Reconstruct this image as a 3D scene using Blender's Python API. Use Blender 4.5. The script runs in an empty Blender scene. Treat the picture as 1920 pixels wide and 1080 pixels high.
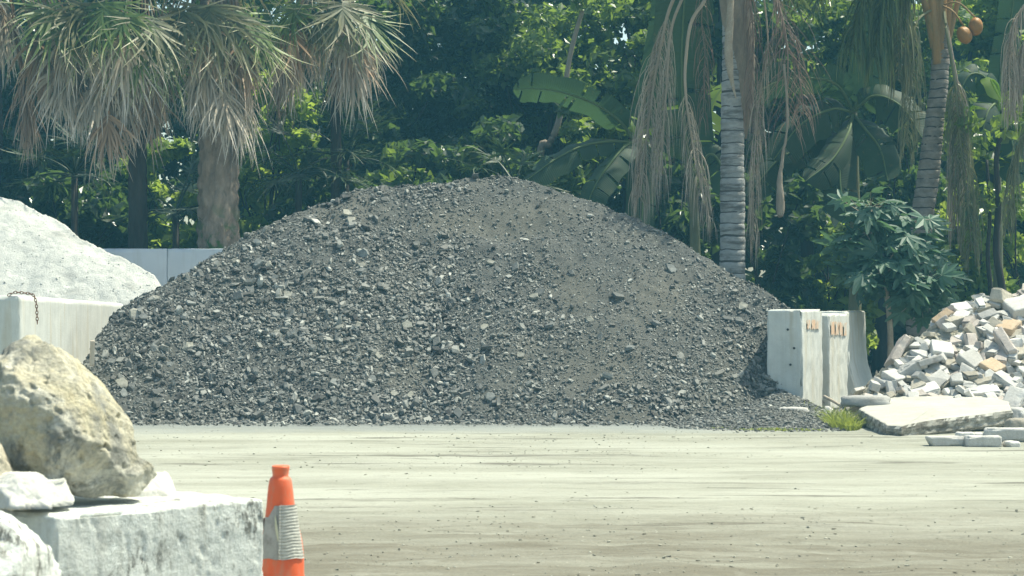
import bpy, bmesh, math
import numpy as np
from mathutils import Vector, Quaternion

SC = bpy.context.scene
COL = SC.collection
rng = np.random.default_rng(11)
H, F, HY = 1.3, 4330.0, 560.0            # eye height, focal length in photo pixels, horizon row


def P(px, py, y):
    """world point seen at photo pixel (px, py) at distance y"""
    return np.array([(px - 960) / F * y, y, H - (py - HY) / F * y])


def ground_at(px, py):
    y = H * F / (py - HY)
    return np.array([(px - 960) / F * y, y, 0.0])


# ------------------------------------------------------------------ noise
def _hash(ix, iy, iz, seed):
    with np.errstate(over='ignore'):
        h = (ix.astype(np.uint32) * np.uint32(374761393) + iy.astype(np.uint32) * np.uint32(668265263)
             + iz.astype(np.uint32) * np.uint32(2147483647) + np.uint32(seed * 974711 + 12345))
        h = (h ^ (h >> np.uint32(13))) * np.uint32(1274126177)
        h = (h ^ (h >> np.uint32(16))) * np.uint32(2246822519)
        h = h ^ (h >> np.uint32(15))
    return h.astype(np.float64) / 4294967295.0


def vnoise(p, seed=0):
    p = np.asarray(p, float)
    i = np.floor(p).astype(np.int64)
    f = p - i
    f = f * f * (3 - 2 * f)
    out = 0
    for dx in (0, 1):
        for dy in (0, 1):
            for dz in (0, 1):
                w = (f[:, 0] if dx else 1 - f[:, 0]) * (f[:, 1] if dy else 1 - f[:, 1]) * (f[:, 2] if dz else 1 - f[:, 2])
                out = out + w * _hash(i[:, 0] + dx, i[:, 1] + dy, i[:, 2] + dz, seed)
    return out * 2 - 1


def fbm(p, octaves=4, seed=0, gain=0.5):
    p = np.asarray(p, float)
    a, s, tot = 1.0, 0.0, 0.0
    for k in range(octaves):
        s = s + a * vnoise(p * (2.03 ** k) + k * 17.3, seed + k)
        tot += a
        a *= gain
    return s / tot


def n2(x, y, sx, sy, oct=4, seed=0):
    return fbm(np.stack([np.ravel(x) * sx, np.ravel(y) * sy, np.zeros(np.size(x)) + seed * .37], 1), oct, seed).reshape(np.shape(x))


# ------------------------------------------------------------------ mesh building
class MB:
    def __init__(self):
        self.v, self.f, self.t, self.n = [], [], [], 0

    def add(self, v, faces, t=None):
        """v (N,3); faces: list of (M,k) int arrays; t: per vertex value"""
        v = np.asarray(v, float).reshape(-1, 3)
        for f in faces:
            f = np.asarray(f, np.int64)
            if f.size:
                self.f.append(f + self.n)
        self.v.append(v)
        self.t.append(np.zeros(len(v)) if t is None else np.asarray(t, float).ravel())
        self.n += len(v)

    def build(self, name, mat, parent=None, loc=None, smooth=False):
        v = np.concatenate(self.v)
        t = np.concatenate(self.t)
        if loc is not None:
            v = v - np.asarray(loc, float)
        me = bpy.data.meshes.new(name)
        loops = np.concatenate([f.ravel() for f in self.f])
        sizes = np.concatenate([np.full(len(f), f.shape[1]) for f in self.f])
        starts = np.concatenate([[0], np.cumsum(sizes)[:-1]])
        me.vertices.add(len(v))
        me.vertices.foreach_set('co', v.astype(np.float32).ravel())
        me.loops.add(len(loops))
        me.loops.foreach_set('vertex_index', loops.astype(np.int32))
        me.polygons.add(len(sizes))
        me.polygons.foreach_set('loop_start', starts.astype(np.int32))
        if t.any():
            a = me.attributes.new('tip', 'FLOAT', 'POINT')
            a.data.foreach_set('value', t.astype(np.float32))
        me.update(calc_edges=True)
        me.polygons.foreach_set('use_smooth', np.full(len(sizes), smooth))
        me.update()
        me.materials.append(mat)
        o = bpy.data.objects.new(name, me)
        COL.objects.link(o)
        if parent is not None:
            o.parent = parent
        elif loc is not None:
            o.location = [float(c) for c in loc]
        return o


def tag(o, label, cat, group=None, kind=None):
    if label:
        o['label'] = label
    if cat:
        o['category'] = cat
    if group:
        o['group'] = group
    o['kind'] = kind or 'thing'
    return o


def thing(name, label, cat, loc=(0, 0, 0), group=None):
    o = bpy.data.objects.new(name, None)
    COL.objects.link(o)
    o.location = [float(c) for c in loc]
    o.empty_display_size = .2
    return tag(o, label, cat, group)


def structure(o):
    o['kind'] = 'structure'
    return o


def unit(v):
    v = np.asarray(v, float)
    return v / np.maximum(np.linalg.norm(v, axis=-1, keepdims=True), 1e-9)


def spline(pts, n):
    """Catmull-Rom through pts, n samples"""
    p = np.asarray(pts, float)
    p = np.concatenate([[2 * p[0] - p[1]], p, [2 * p[-1] - p[-2]]])
    u = np.linspace(0, len(p) - 3, n)
    i = np.minimum(u.astype(int), len(p) - 4)
    f = (u - i)[:, None]
    a, b, c, d = p[i], p[i + 1], p[i + 2], p[i + 3]
    return .5 * (2 * b + (c - a) * f + (2 * a - 5 * b + 4 * c - d) * f ** 2 + (3 * b - a - 3 * c + d) * f ** 3)


def tube(mb, pts, rad, sides=8, cap=True, t=None):
    pts = np.asarray(pts, float)
    n = len(pts)
    rad = np.broadcast_to(np.asarray(rad, float), (n,))
    d = unit(np.gradient(pts, axis=0))
    ref = np.where(np.abs(d[:, 2:3]) > .9, [[0, 1, 0]], [[0, 0, 1]])
    a = unit(np.cross(d, ref[0] if len(set(map(tuple, ref))) == 1 else ref))
    b = np.cross(d, a)
    ang = np.linspace(0, 2 * np.pi, sides, endpoint=False)
    v = pts[:, None, :] + rad[:, None, None] * (np.cos(ang)[None, :, None] * a[:, None, :] + np.sin(ang)[None, :, None] * b[:, None, :])
    i = np.arange(n - 1)[:, None] * sides
    j = np.arange(sides)[None, :]
    k = (j + 1) % sides
    q = np.stack([i + j, i + k, i + sides + k, i + sides + j], -1).reshape(-1, 4)
    faces = [q]
    if cap:
        faces += [np.arange(sides)[None, ::-1], (n - 1) * sides + np.arange(sides)[None, :]]
    tt = None if t is None else np.repeat(np.broadcast_to(t, (n,)), sides)
    mb.add(v.reshape(-1, 3), faces, tt)


def grid_faces(nu, nv):
    """quads of a (nu, nv) vertex grid, index = iu*nv+iv"""
    i, j = np.meshgrid(np.arange(nu - 1), np.arange(nv - 1), indexing='ij')
    a = (i * nv + j).ravel()
    return np.stack([a, a + nv, a + nv + 1, a + 1], 1)


def weld(v, f):
    key = np.round(v * 1e5).astype(np.int64)
    _, idx, inv = np.unique(key, axis=0, return_index=True, return_inverse=True)
    inv = inv.ravel()
    return v[idx], inv[f]


def rough_box(size, res=.05, r=.02, amp=.006, nscale=9., pit=0., seed=0, taper=(1, 1), pscale=6.):
    """rounded, worn box centred in x, y and standing on z=0; returns v, quads"""
    L = np.asarray(size, float)
    h = L / 2
    vs, fs, n0 = [], [], 0
    for ax in range(3):
        for sg in (-1, 1):
            u, w = [(1, 2), (2, 0), (0, 1)][ax]
            nu, nw = [max(3, int(L[k] / res) + 2) for k in (u, w)]

            def edge(n, hh):
                e = np.linspace(-hh, hh, n)
                extra = np.array([-hh + r * .33, -hh + r, hh - r, hh - r * .33])
                return np.unique(np.round(np.concatenate([e, extra]), 6))
            eu, ew = edge(nu, h[u]), edge(nw, h[w])
            U, W = np.meshgrid(eu, ew, indexing='ij')
            p = np.zeros((U.size, 3))
            p[:, u], p[:, w], p[:, ax] = U.ravel(), W.ravel(), sg * h[ax]
            f = grid_faces(len(eu), len(ew))
            vs.append(p)
            fs.append((f if sg > 0 else f[:, ::-1]) + n0)
            n0 += len(p)
    v, f = weld(np.concatenate(vs), np.concatenate(fs))
    inner = np.clip(v, -h + r, h - r)
    d = unit(v - inner)
    # rounder, chipped corners where noise says so
    p = inner + d * r
    q = p * nscale + seed * 13.7
    disp = amp * fbm(q, 4, seed)
    edge_amt = (np.abs(v - inner) > 1e-5).sum(1)
    chip = np.clip(fbm(p * 5 + seed * 3.1, 3, seed + 5) - .05, 0, 1)
    disp = disp - (edge_amt >= 2) * chip * amp * 7
    if pit:
        pn = fbm(p * np.array([pscale * 1.6, pscale * 1.6, pscale * .8]) + 7.7, 4, seed + 9)
        disp = disp - pit * np.clip(pn - .22, 0, .3) / .3
    p = p + d * disp[:, None]
    zt = (p[:, 2] + h[2]) / L[2]
    p[:, 0] *= 1 + (taper[0] - 1) * zt
    p[:, 1] *= 1 + (taper[1] - 1) * zt
    p[:, 2] += h[2]
    return p, f


def icodirs(sub):
    bm = bmesh.new()
    bmesh.ops.create_icosphere(bm, subdivisions=sub, radius=1)
    v = np.array([x.co[:] for x in bm.verts])
    f = np.array([[x.index for x in y.verts] for y in bm.faces])
    bm.free()
    return unit(v), f


def rock(planes, sub=5, p=14, amp=.03, nscale=3., seed=0, pits=0., facets=0, cut=.965):
    """worn polyhedron about the origin; planes = [(normal, distance)]"""
    d, f = icodirs(sub)
    s = 0
    for n, dist in planes:
        s = s + np.maximum(d @ unit(n) / dist, 0) ** p
    r = s ** (-1 / p)
    if facets:
        fr = np.random.default_rng(seed)
        r0 = r.copy()
        for q in fr.choice(np.flatnonzero((np.abs(d[:, 1]) > .35) & (d[:, 2] > -.25)), facets, replace=False):
            c = d @ d[q]
            lim = r0[q] * cut * fr.uniform(.97, 1.03) / np.maximum(c, 1e-3)
            r = np.where(c > .80, np.minimum(r, lim), r)
    v = d * r[:, None]
    size = np.median(r)
    q = v / size * nscale
    n = fbm(q + seed * 5.1, 5, seed, .55) + .5 * (np.abs(fbm(q * 1.7 + 3, 4, seed + 3)) * -2 + .4)
    disp = amp * n
    if pits:
        c = fbm(q * 2.6 + 9, 4, seed + 7)
        disp = disp - pits * np.clip(c - .18, 0, .4) / .4
    return v * (1 + disp / size)[:, None], f


def rotz(v, a):
    c, s = math.cos(a), math.sin(a)
    v = np.asarray(v, float)
    return np.stack([v[:, 0] * c - v[:, 1] * s, v[:, 0] * s + v[:, 1] * c, v[:, 2]], 1)


def rand_rot(normal, spin, tilt):
    """rotation matrices (N,3,3) whose z axis is normal jittered by tilt radians"""
    n = len(normal)
    z = unit(normal + np.tan(tilt)[:, None] * unit(rng.normal(size=(n, 3))))
    r = np.stack([np.cos(spin), np.sin(spin), np.zeros(n)], 1)
    x = unit(np.cross(r, z))
    y = np.cross(z, x)
    return np.stack([x, y, z], 2)


def chip_template(k, flat):
    """irregular angular stone chip, about 1 across"""
    m = rng.integers(5, 8)
    a = np.sort(rng.uniform(0, 2 * np.pi, m))
    a = a * .4 + np.linspace(0, 2 * np.pi, m, endpoint=False) * .6
    r = rng.uniform(.34, .56, m)
    ring = np.stack([r * np.cos(a) * 1.15, r * np.sin(a) * .85], 1)
    top = np.c_[ring * rng.uniform(.55, .95), flat * .5 + rng.uniform(-.12, .12, m) * flat]
    mid = np.c_[ring, rng.uniform(-.2, .1, m) * flat]
    bot = np.c_[ring * .6, -flat * .5 * np.ones(m)]
    v = np.concatenate([top, mid, bot])
    j = np.arange(m)
    q = np.concatenate([np.stack([j + m, (j + 1) % m + m, (j + 1) % m, j], 1),
                        np.stack([j + 2 * m, (j + 1) % m + 2 * m, (j + 1) % m + m, j + m], 1)])
    return v, [q, j[None, :], (2 * m + j)[None, ::-1]]


CHIPS = [chip_template(k, fl) for k, fl in enumerate([.22, .3, .4, .55, .7, .25, .35, .5, .18, .62, .45, .3])]


def scatter(mb, pos, R, scale, templates=CHIPS):
    which = rng.integers(0, len(templates), len(pos))
    for k, (tv, tf) in enumerate(templates):
        s = which == k
        n = int(s.sum())
        if not n:
            continue
        v = np.einsum('nij,nkj->nki', R[s], tv[None] * scale[s][:, None, :]) + pos[s][:, None, :]
        off = (np.arange(n) * len(tv))[:, None, None]
        mb.add(v.reshape(-1, 3), [(f[None] + off).reshape(-1, f.shape[1]) for f in tf])


# ------------------------------------------------------------------ materials
class NT:
    def __init__(self, name):
        self.m = bpy.data.materials.new(name)
        self.m.use_nodes = True
        self.t = self.m.node_tree
        self.t.nodes.clear()

    def n(self, typ, **kw):
        nd = self.t.nodes.new(typ)
        for k, v in kw.items():
            setattr(nd, k, v)
        return nd

    def l(self, a, b):
        self.t.links.new(a, b)

    def coord(self, stretch=(1, 1, 1), rot=0.):
        tc = self.n('ShaderNodeTexCoord')
        mp = self.n('ShaderNodeMapping')
        mp.inputs['Scale'].default_value = stretch
        mp.inputs['Rotation'].default_value = (0, 0, rot)
        self.l(tc.outputs['Object'], mp.inputs['Vector'])
        return mp.outputs['Vector']

    def noise(self, co, scale, detail=6, rough=.6, lo=.3, hi=.7, dist=0.):
        t = self.n('ShaderNodeTexNoise')
        t.inputs['Scale'].default_value = scale
        t.inputs['Detail'].default_value = detail
        t.inputs['Roughness'].default_value = rough
        t.inputs['Distortion'].default_value = dist
        if co is not None:
            self.l(co, t.inputs['Vector'])
        if lo is None:
            return t.outputs['Fac']
        r = self.n('ShaderNodeMapRange')
        r.inputs['From Min'].default_value = lo
        r.inputs['From Max'].default_value = hi
        self.l(t.outputs['Fac'], r.inputs['Value'])
        return r.outputs['Result']

    def math(self, op, a, b=None, clamp=False):
        m = self.n('ShaderNodeMath', operation=op, use_clamp=clamp)
        for i, x in enumerate((a, b)):
            if x is None:
                continue
            if isinstance(x, (int, float)):
                m.inputs[i].default_value = x
            else:
                self.l(x, m.inputs[i])
        return m.outputs[0]

    def mix(self, fac, a, b, blend='MIX'):
        m = self.n('ShaderNodeMix', data_type='RGBA', blend_type=blend)
        for sock, x in ((m.inputs['Factor'], fac), (m.inputs[6], a), (m.inputs[7], b)):
            if isinstance(x, (int, float)):
                sock.default_value = x
            elif isinstance(x, (tuple, list)):
                sock.default_value = tuple(x) + (1,)
            else:
                self.l(x, sock)
        return m.outputs[2]

    def ramp(self, fac, stops):
        r = self.n('ShaderNodeValToRGB')
        e = r.color_ramp.elements
        while len(e) < len(stops):
            e.new(.5)
        for el, (p, c) in zip(e, stops):
            el.position = p
            el.color = tuple(c) + (1,)
        self.l(fac, r.inputs['Fac'])
        return r.outputs['Color']

    def island(self):
        return self.n('ShaderNodeNewGeometry').outputs['Random Per Island']

    def objrand(self):
        return self.n('ShaderNodeObjectInfo').outputs['Random']

    def attr(self, name):
        return self.n('ShaderNodeAttribute', attribute_name=name).outputs['Fac']

    def bump(self, h, strength=.5, dist=.02, normal=None):
        b = self.n('ShaderNodeBump')
        b.inputs['Strength'].default_value = strength
        b.inputs['Distance'].default_value = dist
        self.l(h, b.inputs['Height'])
        if normal is not None:
            self.l(normal, b.inputs['Normal'])
        return b.outputs['Normal']

    def out(self, col, rough=.8, normal=None, spec=.3, transl=None, tfac=.35):
        b = self.n('ShaderNodeBsdfPrincipled')
        if isinstance(col, tuple):
            b.inputs['Base Color'].default_value = col + (1,)
        else:
            self.l(col, b.inputs['Base Color'])
        if isinstance(rough, (int, float)):
            b.inputs['Roughness'].default_value = rough
        else:
            self.l(rough, b.inputs['Roughness'])
        b.inputs['Specular IOR Level'].default_value = spec
        if normal is not None:
            self.l(normal, b.inputs['Normal'])
        sh = b.outputs[0]
        if transl is not None:
            tr = self.n('ShaderNodeBsdfTranslucent')
            if isinstance(transl, tuple):
                tr.inputs['Color'].default_value = transl + (1,)
            else:
                self.l(transl, tr.inputs['Color'])
            mx = self.n('ShaderNodeMixShader')
            mx.inputs['Fac'].default_value = tfac
            self.l(sh, mx.inputs[1])
            self.l(tr.outputs[0], mx.inputs[2])
            sh = mx.outputs[0]
        o = self.n('ShaderNodeOutputMaterial')
        self.l(sh, o.inputs['Surface'])
        return self.m


def leaf_mat(name, dark, light, transl, rough=.42, tfac=.4, spec=.6, vein=False):
    t = NT(name)
    r = t.island()
    c = t.ramp(r, [(0, dark), (.55, tuple((a + b) / 2 for a, b in zip(dark, light))), (1, light)])
    big = t.noise(t.coord(), .6, 2, .5, .35, .65)
    c = t.mix(t.math('MULTIPLY', big, .5), c, light)
    tc = t.mix(r, tuple(.75 * x for x in transl), transl)
    return t.out(c, rough, None, spec, tc, tfac)


def rock_mat(name, c1, c2, c3=None, scale=4., rough=.9, bump=.5, bscale=30., stretch=(1, 1, 1), bd=.02, c3lim=(.55, .7), varying=0.):
    t = NT(name)
    co = t.coord(stretch)
    c = t.mix(t.noise(co, scale, 8, .62, .32, .68), c1, c2)
    if c3 is not None:
        c = t.mix(t.noise(co, scale * .55, 6, .6, *c3lim, .4), c, c3)
    fine = t.noise(co, bscale * 1.7, 6, .7, .3, .7)
    c = t.mix(.22, c, t.mix(fine, (.25, .25, .25), (.9, .9, .9)), 'OVERLAY')
    if varying:
        v = t.math('MULTIPLY_ADD', t.objrand(), varying)
        v.node.inputs[2].default_value = 1 - varying * .6
        hv = t.n('ShaderNodeHueSaturation')
        t.l(v, hv.inputs['Value'])
        t.l(c, hv.inputs['Color'])
        c = hv.outputs['Color']
    return t.out(c, rough, t.bump(t.noise(co, bscale, 8, .7, None), bump, bd))


M = {}


def make_materials():
    # ground: pale dust with darker, damp wheel tracks
    t = NT('dusty_yard')
    co = t.coord((.28, .8, 1), math.radians(4))
    co2 = t.coord((.75, 2.6, 1), math.radians(-3))
    co3 = t.coord()
    c = t.mix(t.noise(co, 1.0, 6, .6, .35, .65), (.25, .248, .195), (.36, .36, .30))
    c = t.mix(t.math('MULTIPLY', t.noise(co2, 1.3, 8, .7, .50, .72), .6), c, (.19, .185, .145))
    patch = t.noise(t.coord((.5, 1.6, 1)), .9, 5, .6, .42, .66)
    c = t.mix(t.math('MULTIPLY', patch, .5), c, (.42, .42, .35))
    thin = t.math('MULTIPLY', t.noise(t.coord((.22, 1.9, 1), math.radians(2.5)), 1.5, 9, .74, .555, .61), t.noise(t.coord((.3, .5, 1)), 1, 3, .5, .38, .5))
    c = t.mix(t.math('MULTIPLY', thin, .85), c, (.12, .112, .09))
    # position masks: damp strip close to the camera, grey strip along the heap's foot
    sep = t.n('ShaderNodeSeparateXYZ')
    t.l(co3, sep.inputs[0])
    wob = t.noise(t.coord((.4, .9, 1)), 1, 6, .65, .2, .8)
    yy = t.math('ADD', sep.outputs['Y'], t.math('MULTIPLY', wob, 1.6))
    near = t.n('ShaderNodeMapRange', interpolation_type='SMOOTHSTEP')
    near.inputs['From Min'].default_value = 16.2
    near.inputs['From Max'].default_value = 12.2
    t.l(yy, near.inputs['Value'])
    streak = t.noise(t.coord((.45, 2.6, 1), math.radians(3)), 1.3, 9, .68, .38, .6)
    c = t.mix(t.math('MULTIPLY', near.outputs[0], t.math('MULTIPLY_ADD', streak, .6)), c, (.165, .152, .115))
    far = t.n('ShaderNodeMapRange', interpolation_type='SMOOTHSTEP')
    far.inputs['From Min'].default_value = 22.6
    far.inputs['From Max'].default_value = 24.3
    t.l(yy, far.inputs['Value'])
    c = t.mix(t.math('MULTIPLY', far.outputs[0], .8), c, (.21, .225, .215))
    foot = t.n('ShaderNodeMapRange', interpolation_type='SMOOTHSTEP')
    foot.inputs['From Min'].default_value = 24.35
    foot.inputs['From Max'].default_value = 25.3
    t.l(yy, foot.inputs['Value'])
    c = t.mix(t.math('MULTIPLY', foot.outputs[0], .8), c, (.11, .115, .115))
    dots = t.noise(co3, 7, 6, .7, .60, .68)
    c = t.mix(t.math('MULTIPLY', dots, .6), c, (.17, .16, .125))
    c = t.mix(t.math('MULTIPLY', t.noise(co3, 3.3, 7, .7, .56, .68), .22), c, (.42, .42, .355))
    fine = t.noise(co3, 60, 5, .7, .3, .7)
    c = t.mix(.25, c, t.mix(fine, (.3, .3, .3), (.8, .8, .8)), 'OVERLAY')
    b = t.bump(t.noise(co2, 3, 8, .7, None), .6, .03)
    M['ground'] = t.out(c, .95, t.bump(t.noise(co3, 45, 6, .7, None), .5, .012, b), .1)

    # dark crushed asphalt and slate
    t = NT('dark_heap_fines')
    co = t.coord()
    c = t.mix(t.noise(co, 30, 8, .7, .3, .7), (.06, .063, .059), (.175, .178, .162))
    c = t.mix(t.math('MULTIPLY', t.noise(co, 1.1, 5, .6, .45, .68), .5), c, (.17, .165, .135))
    c = t.mix(t.math('MULTIPLY', t.attr('tip'), .8), c, t.mix(t.noise(co, 12, 7, .7, .35, .65), (.125, .122, .10), (.18, .175, .148)))
    M['heap'] = t.out(c, .9, t.bump(t.noise(co, 70, 8, .75, None), .9, .03), .25)
    t = NT('dark_stone_chip')
    i = t.island()
    c = t.ramp(i, [(0, (.022, .023, .022)), (.3, (.09, .092, .084)), (.65, (.178, .18, .162)), (.9, (.275, .275, .242)), (1, (.42, .415, .365))])
    co = t.coord()
    c = t.mix(t.math('MULTIPLY', t.noise(co, .9, 5, .6, .42, .68), .45), c, (.16, .158, .132))
    M['chip'] = t.out(c, .68, t.bump(t.noise(co, 60, 5, .6, None), .3, .01), .45)
    M['slab_dark'] = rock_mat('dark_slate_piece', (.10, .108, .105), (.22, .225, .205), None, 14, .75, .4, 50, varying=.6)
    M['stone_pale'] = rock_mat('pale_stone_piece', (.24, .23, .185), (.34, .33, .28), (.16, .155, .135), 10, .9, .4, 40, varying=.3)
    M['sand'] = rock_mat('white_screenings', (.44, .445, .41), (.56, .56, .51), (.36, .36, .33), 3, .95, 1.0, 40)
    M['sand_grain'] = rock_mat('white_screenings_lump', (.34, .34, .31), (.5, .5, .455), None, 5, .95, .5, 40)

    # concretes
    t = NT('weathered_white_concrete')
    co = t.coord()
    c = t.mix(t.noise(co, 5, 8, .65, .3, .7), (.62, .64, .59), (.72, .735, .68))
    st = t.noise(t.coord((9, 9, .8)), 1.6, 6, .6, .52, .75)
    c = t.mix(t.math('MULTIPLY', st, .5), c, (.33, .32, .27))
    c = t.mix(t.math('MULTIPLY', t.math('MULTIPLY', t.noise(t.coord((1.3, 1.3, .6)), 22, 7, .78, .50, .58), t.noise(co, 4.2, 5, .65, .44, .56)), .95), c, (.17, .17, .15))
    fine = t.noise(co, 75, 6, .7, .3, .7)
    c = t.mix(.3, c, t.mix(fine, (.25, .25, .25), (.85, .85, .85)), 'OVERLAY')
    b = t.bump(t.noise(co, 14, 8, .7, None), .55, .03)
    M['block'] = t.out(c, .92, t.bump(t.noise(co, 70, 5, .7, None), .5, .01, b), .2)

    t = NT('stained_barrier_concrete')
    c = t.mix(t.noise(co := t.coord(), 4, 8, .65, .3, .7), (.49, .50, .465), (.61, .615, .565))
    st = t.noise(t.coord((11, 11, .55)), 1.4, 7, .62, .5, .74)
    c = t.mix(t.math('MULTIPLY', st, .38), c, (.34, .31, .24))
    c = t.mix(t.math('MULTIPLY', t.noise(t.coord((5, 5, .5)), 1.3, 4, .6, .56, .7), .5), c, (.46, .40, .28))
    c = t.mix(t.math('MULTIPLY', t.noise(co, 24, 4, .6, .68, .74), .8), c, (.16, .15, .14))
    M['barrier'] = t.out(c, .9, t.bump(t.noise(co, 40, 8, .7, None), .45, .012), .2)
    M['orange_mark'] = rock_mat('orange_spray_mark', (.62, .37, .22), (.58, .45, .33), (.52, .50, .44), 12, .8, .2, 40, c3lim=(.5, .62))

    t = NT('plastered_wall')
    co = t.coord()
    c = t.mix(t.noise(co, 2, 6, .6, .3, .7), (.46, .50, .54), (.55, .595, .63))
    c = t.mix(t.math('MULTIPLY', t.noise(t.coord((7, 7, .5)), 1.2, 6, .6, .54, .75), .4), c, (.36, .36, .33))
    M['wall'] = t.out(c, .9, t.bump(t.noise(co, 30, 6, .7, None), .3, .01), .2)

    M['boulder'] = None
    t = NT('yellow_limestone')
    co = t.coord()
    c = t.mix(t.noise(co, 5, 8, .65, .33, .67), (.52, .46, .29), (.60, .565, .45))
    c = t.mix(t.noise(co, 4.1, 7, .68, .47, .58, .6), c, (.26, .26, .225))
    c = t.mix(t.math('MULTIPLY', t.noise(co, 6.3, 8, .75, .52, .62, .5), .85), c, (.64, .61, .50))
    c = t.mix(t.math('MULTIPLY', t.noise(co, 15, 7, .75, .6, .68), .75), c, (.15, .125, .08))
    fine = t.noise(co, 60, 7, .75, .3, .7)
    c = t.mix(.4, c, t.mix(fine, (.2, .2, .2), (.85, .85, .85)), 'OVERLAY')
    b = t.bump(t.noise(co, 9, 8, .7, None), .7, .06)
    M['boulder'] = t.out(c, .9, t.bump(t.noise(co, 45, 7, .75, None), .6, .015, b), .2)
    M['white_rock'] = rock_mat('white_limestone', (.56, .55, .49), (.66, .645, .59), (.45, .42, .35), 5, .9, .5, 25)
    M['cream_rock'] = rock_mat('cream_limestone', (.38, .34, .25), (.5, .465, .375), (.28, .26, .21), 6, .9, .6, 25)

    # pavers in the rubble
    for k, a, b, c3 in (('paver_white', (.50, .475, .43), (.62, .60, .55), (.40, .365, .315)), ('paver_grey', (.37, .358, .33), (.47, .458, .425), (.30, .28, .25)),
                        ('paver_pink', (.42, .36, .31), (.50, .45, .40), (.42, .40, .365)), ('paver_orange', (.43, .315, .20), (.48, .375, .265), (.40, .36, .30)),
                        ('paver_tan', (.34, .305, .24), (.42, .385, .315), (.28, .265, .225))):
        M[k] = rock_mat(k, a, b, c3, 9, .92, .5, 45, varying=.35)
    M['rubble_sand'] = rock_mat('rubble_fines', (.37, .345, .275), (.46, .435, .365), (.29, .275, .235), 5, .95, .9, 45)

    # vegetation
    def frond(name, base, mid, tip, tr, rough=.5, tf=.3, p=(.0, .55, .9)):
        t = NT(name)
        a = t.attr('tip')
        c = t.ramp(a, [(p[0], base), (p[1], mid), (p[2], tip)])
        hv = t.n('ShaderNodeHueSaturation')
        v = t.math('MULTIPLY_ADD', t.island(), .7)
        v.node.inputs[2].default_value = .62
        t.l(v, hv.inputs['Value'])
        t.l(c, hv.inputs['Color'])
        return t.out(hv.outputs['Color'], rough, None, .45, t.mix(.5, hv.outputs['Color'], tr), tf)
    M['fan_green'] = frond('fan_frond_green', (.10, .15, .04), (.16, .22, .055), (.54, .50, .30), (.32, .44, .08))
    M['fan_shade'] = frond('fan_frond_shade_tint', (.02, .04, .018), (.035, .065, .025), (.10, .13, .05), (.06, .11, .03))  # darker copy of the green frond, undergrowth shade put into the colour
    M['fan_yellow'] = frond('fan_frond_yellowing', (.085, .10, .04), (.20, .19, .09), (.44, .39, .26), (.24, .22, .09))
    M['fan_dead'] = frond('fan_frond_dead', (.40, .31, .205), (.58, .495, .37), (.70, .64, .545), (.52, .42, .30), .6, .25)
    M['fan_brown'] = frond('fan_frond_brown', (.30, .18, .095), (.45, .30, .185), (.58, .47, .36), (.44, .28, .16), .6, .25)
    M['feather_dead'] = frond('feather_frond_dead', (.36, .29, .21), (.44, .37, .285), (.48, .41, .33), (.32, .25, .18), .65, .2)
    M['feather_brown'] = frond('feather_frond_brown', (.27, .19, .14), (.25, .17, .125), (.30, .22, .17), (.22, .14, .10), .65, .2)
    M['feather_green'] = frond('feather_frond_green', (.10, .12, .05), (.08, .115, .04), (.15, .17, .06), (.20, .26, .06), .45, .35)
    M['feather_olive'] = frond('feather_frond_olive', (.20, .20, .10), (.19, .20, .10), (.26, .24, .15), (.22, .22, .09), .55, .3)
    M['leaf_shade'] = leaf_mat('leaf_shade_green', (.010, .024, .014), (.06, .10, .04), (.15, .25, .05), .30)  # shade between the leaves deepened by a darker leaf colour
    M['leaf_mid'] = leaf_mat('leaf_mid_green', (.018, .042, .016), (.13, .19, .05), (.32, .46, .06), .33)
    M['leaf_sunlit'] = leaf_mat('leaf_sunlit_green', (.09, .15, .025), (.24, .34, .06), (.48, .62, .09), .45, .5)  # sunlit patches painted as a lighter, yellower leaf colour
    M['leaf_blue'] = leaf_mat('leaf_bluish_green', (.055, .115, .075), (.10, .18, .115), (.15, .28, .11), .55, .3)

    def blade(name, c1, c2, tr, tf):
        t = NT(name)
        a = t.attr('tip')
        c = t.mix(t.noise(t.coord(), 3, 4, .6, .3, .7), c1, c2)
        vein = t.math('SINE', t.math('MULTIPLY', a, 520))
        c = t.mix(t.math('MULTIPLY_ADD', vein, .07), c, c2)
        c = t.mix(t.math('MULTIPLY', t.noise(t.coord(), 9, 6, .7, .6, .68), .6), c, (.17, .14, .06))
        c = t.mix(t.math('GREATER_THAN', a, .97), c, (.16, .22, .09))
        return t.out(c, .58, t.bump(vein, .2, .008), .3, tr, tf)
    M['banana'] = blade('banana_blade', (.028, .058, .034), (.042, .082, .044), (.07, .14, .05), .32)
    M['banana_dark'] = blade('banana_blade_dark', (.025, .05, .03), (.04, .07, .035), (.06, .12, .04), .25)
    M['banana_sunlit'] = blade('banana_blade_sunlit', (.12, .20, .03), (.18, .27, .04), (.48, .66, .07), .6)  # brighter copy of the blade, sunlight put into colour and translucency
    M['banana_stem'] = rock_mat('banana_stem', (.10, .12, .06), (.18, .17, .09), (.12, .08, .05), 6, .6, .3, 15, (1, 1, .3))
    M['bark_dark'] = rock_mat('bark_dark', (.025, .022, .019), (.06, .052, .043), None, 7, .95, .8, 18, (1, 1, .25))
    M['bark_pale'] = rock_mat('bark_pale', (.24, .19, .14), (.34, .28, .21), (.16, .13, .10), 5, .9, .6, 18, (1, 1, .4))
    M['twig'] = rock_mat('dry_twig', (.30, .24, .17), (.42, .36, .28), None, 9, .9, .4, 30)
    # sabal trunk with moss low down
    t = NT('sabal_trunk')
    co = t.coord()
    c = t.mix(t.noise(t.coord((1, 1, .45)), 6, 8, .65, .3, .7), (.19, .14, .10), (.38, .305, .235))
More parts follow.
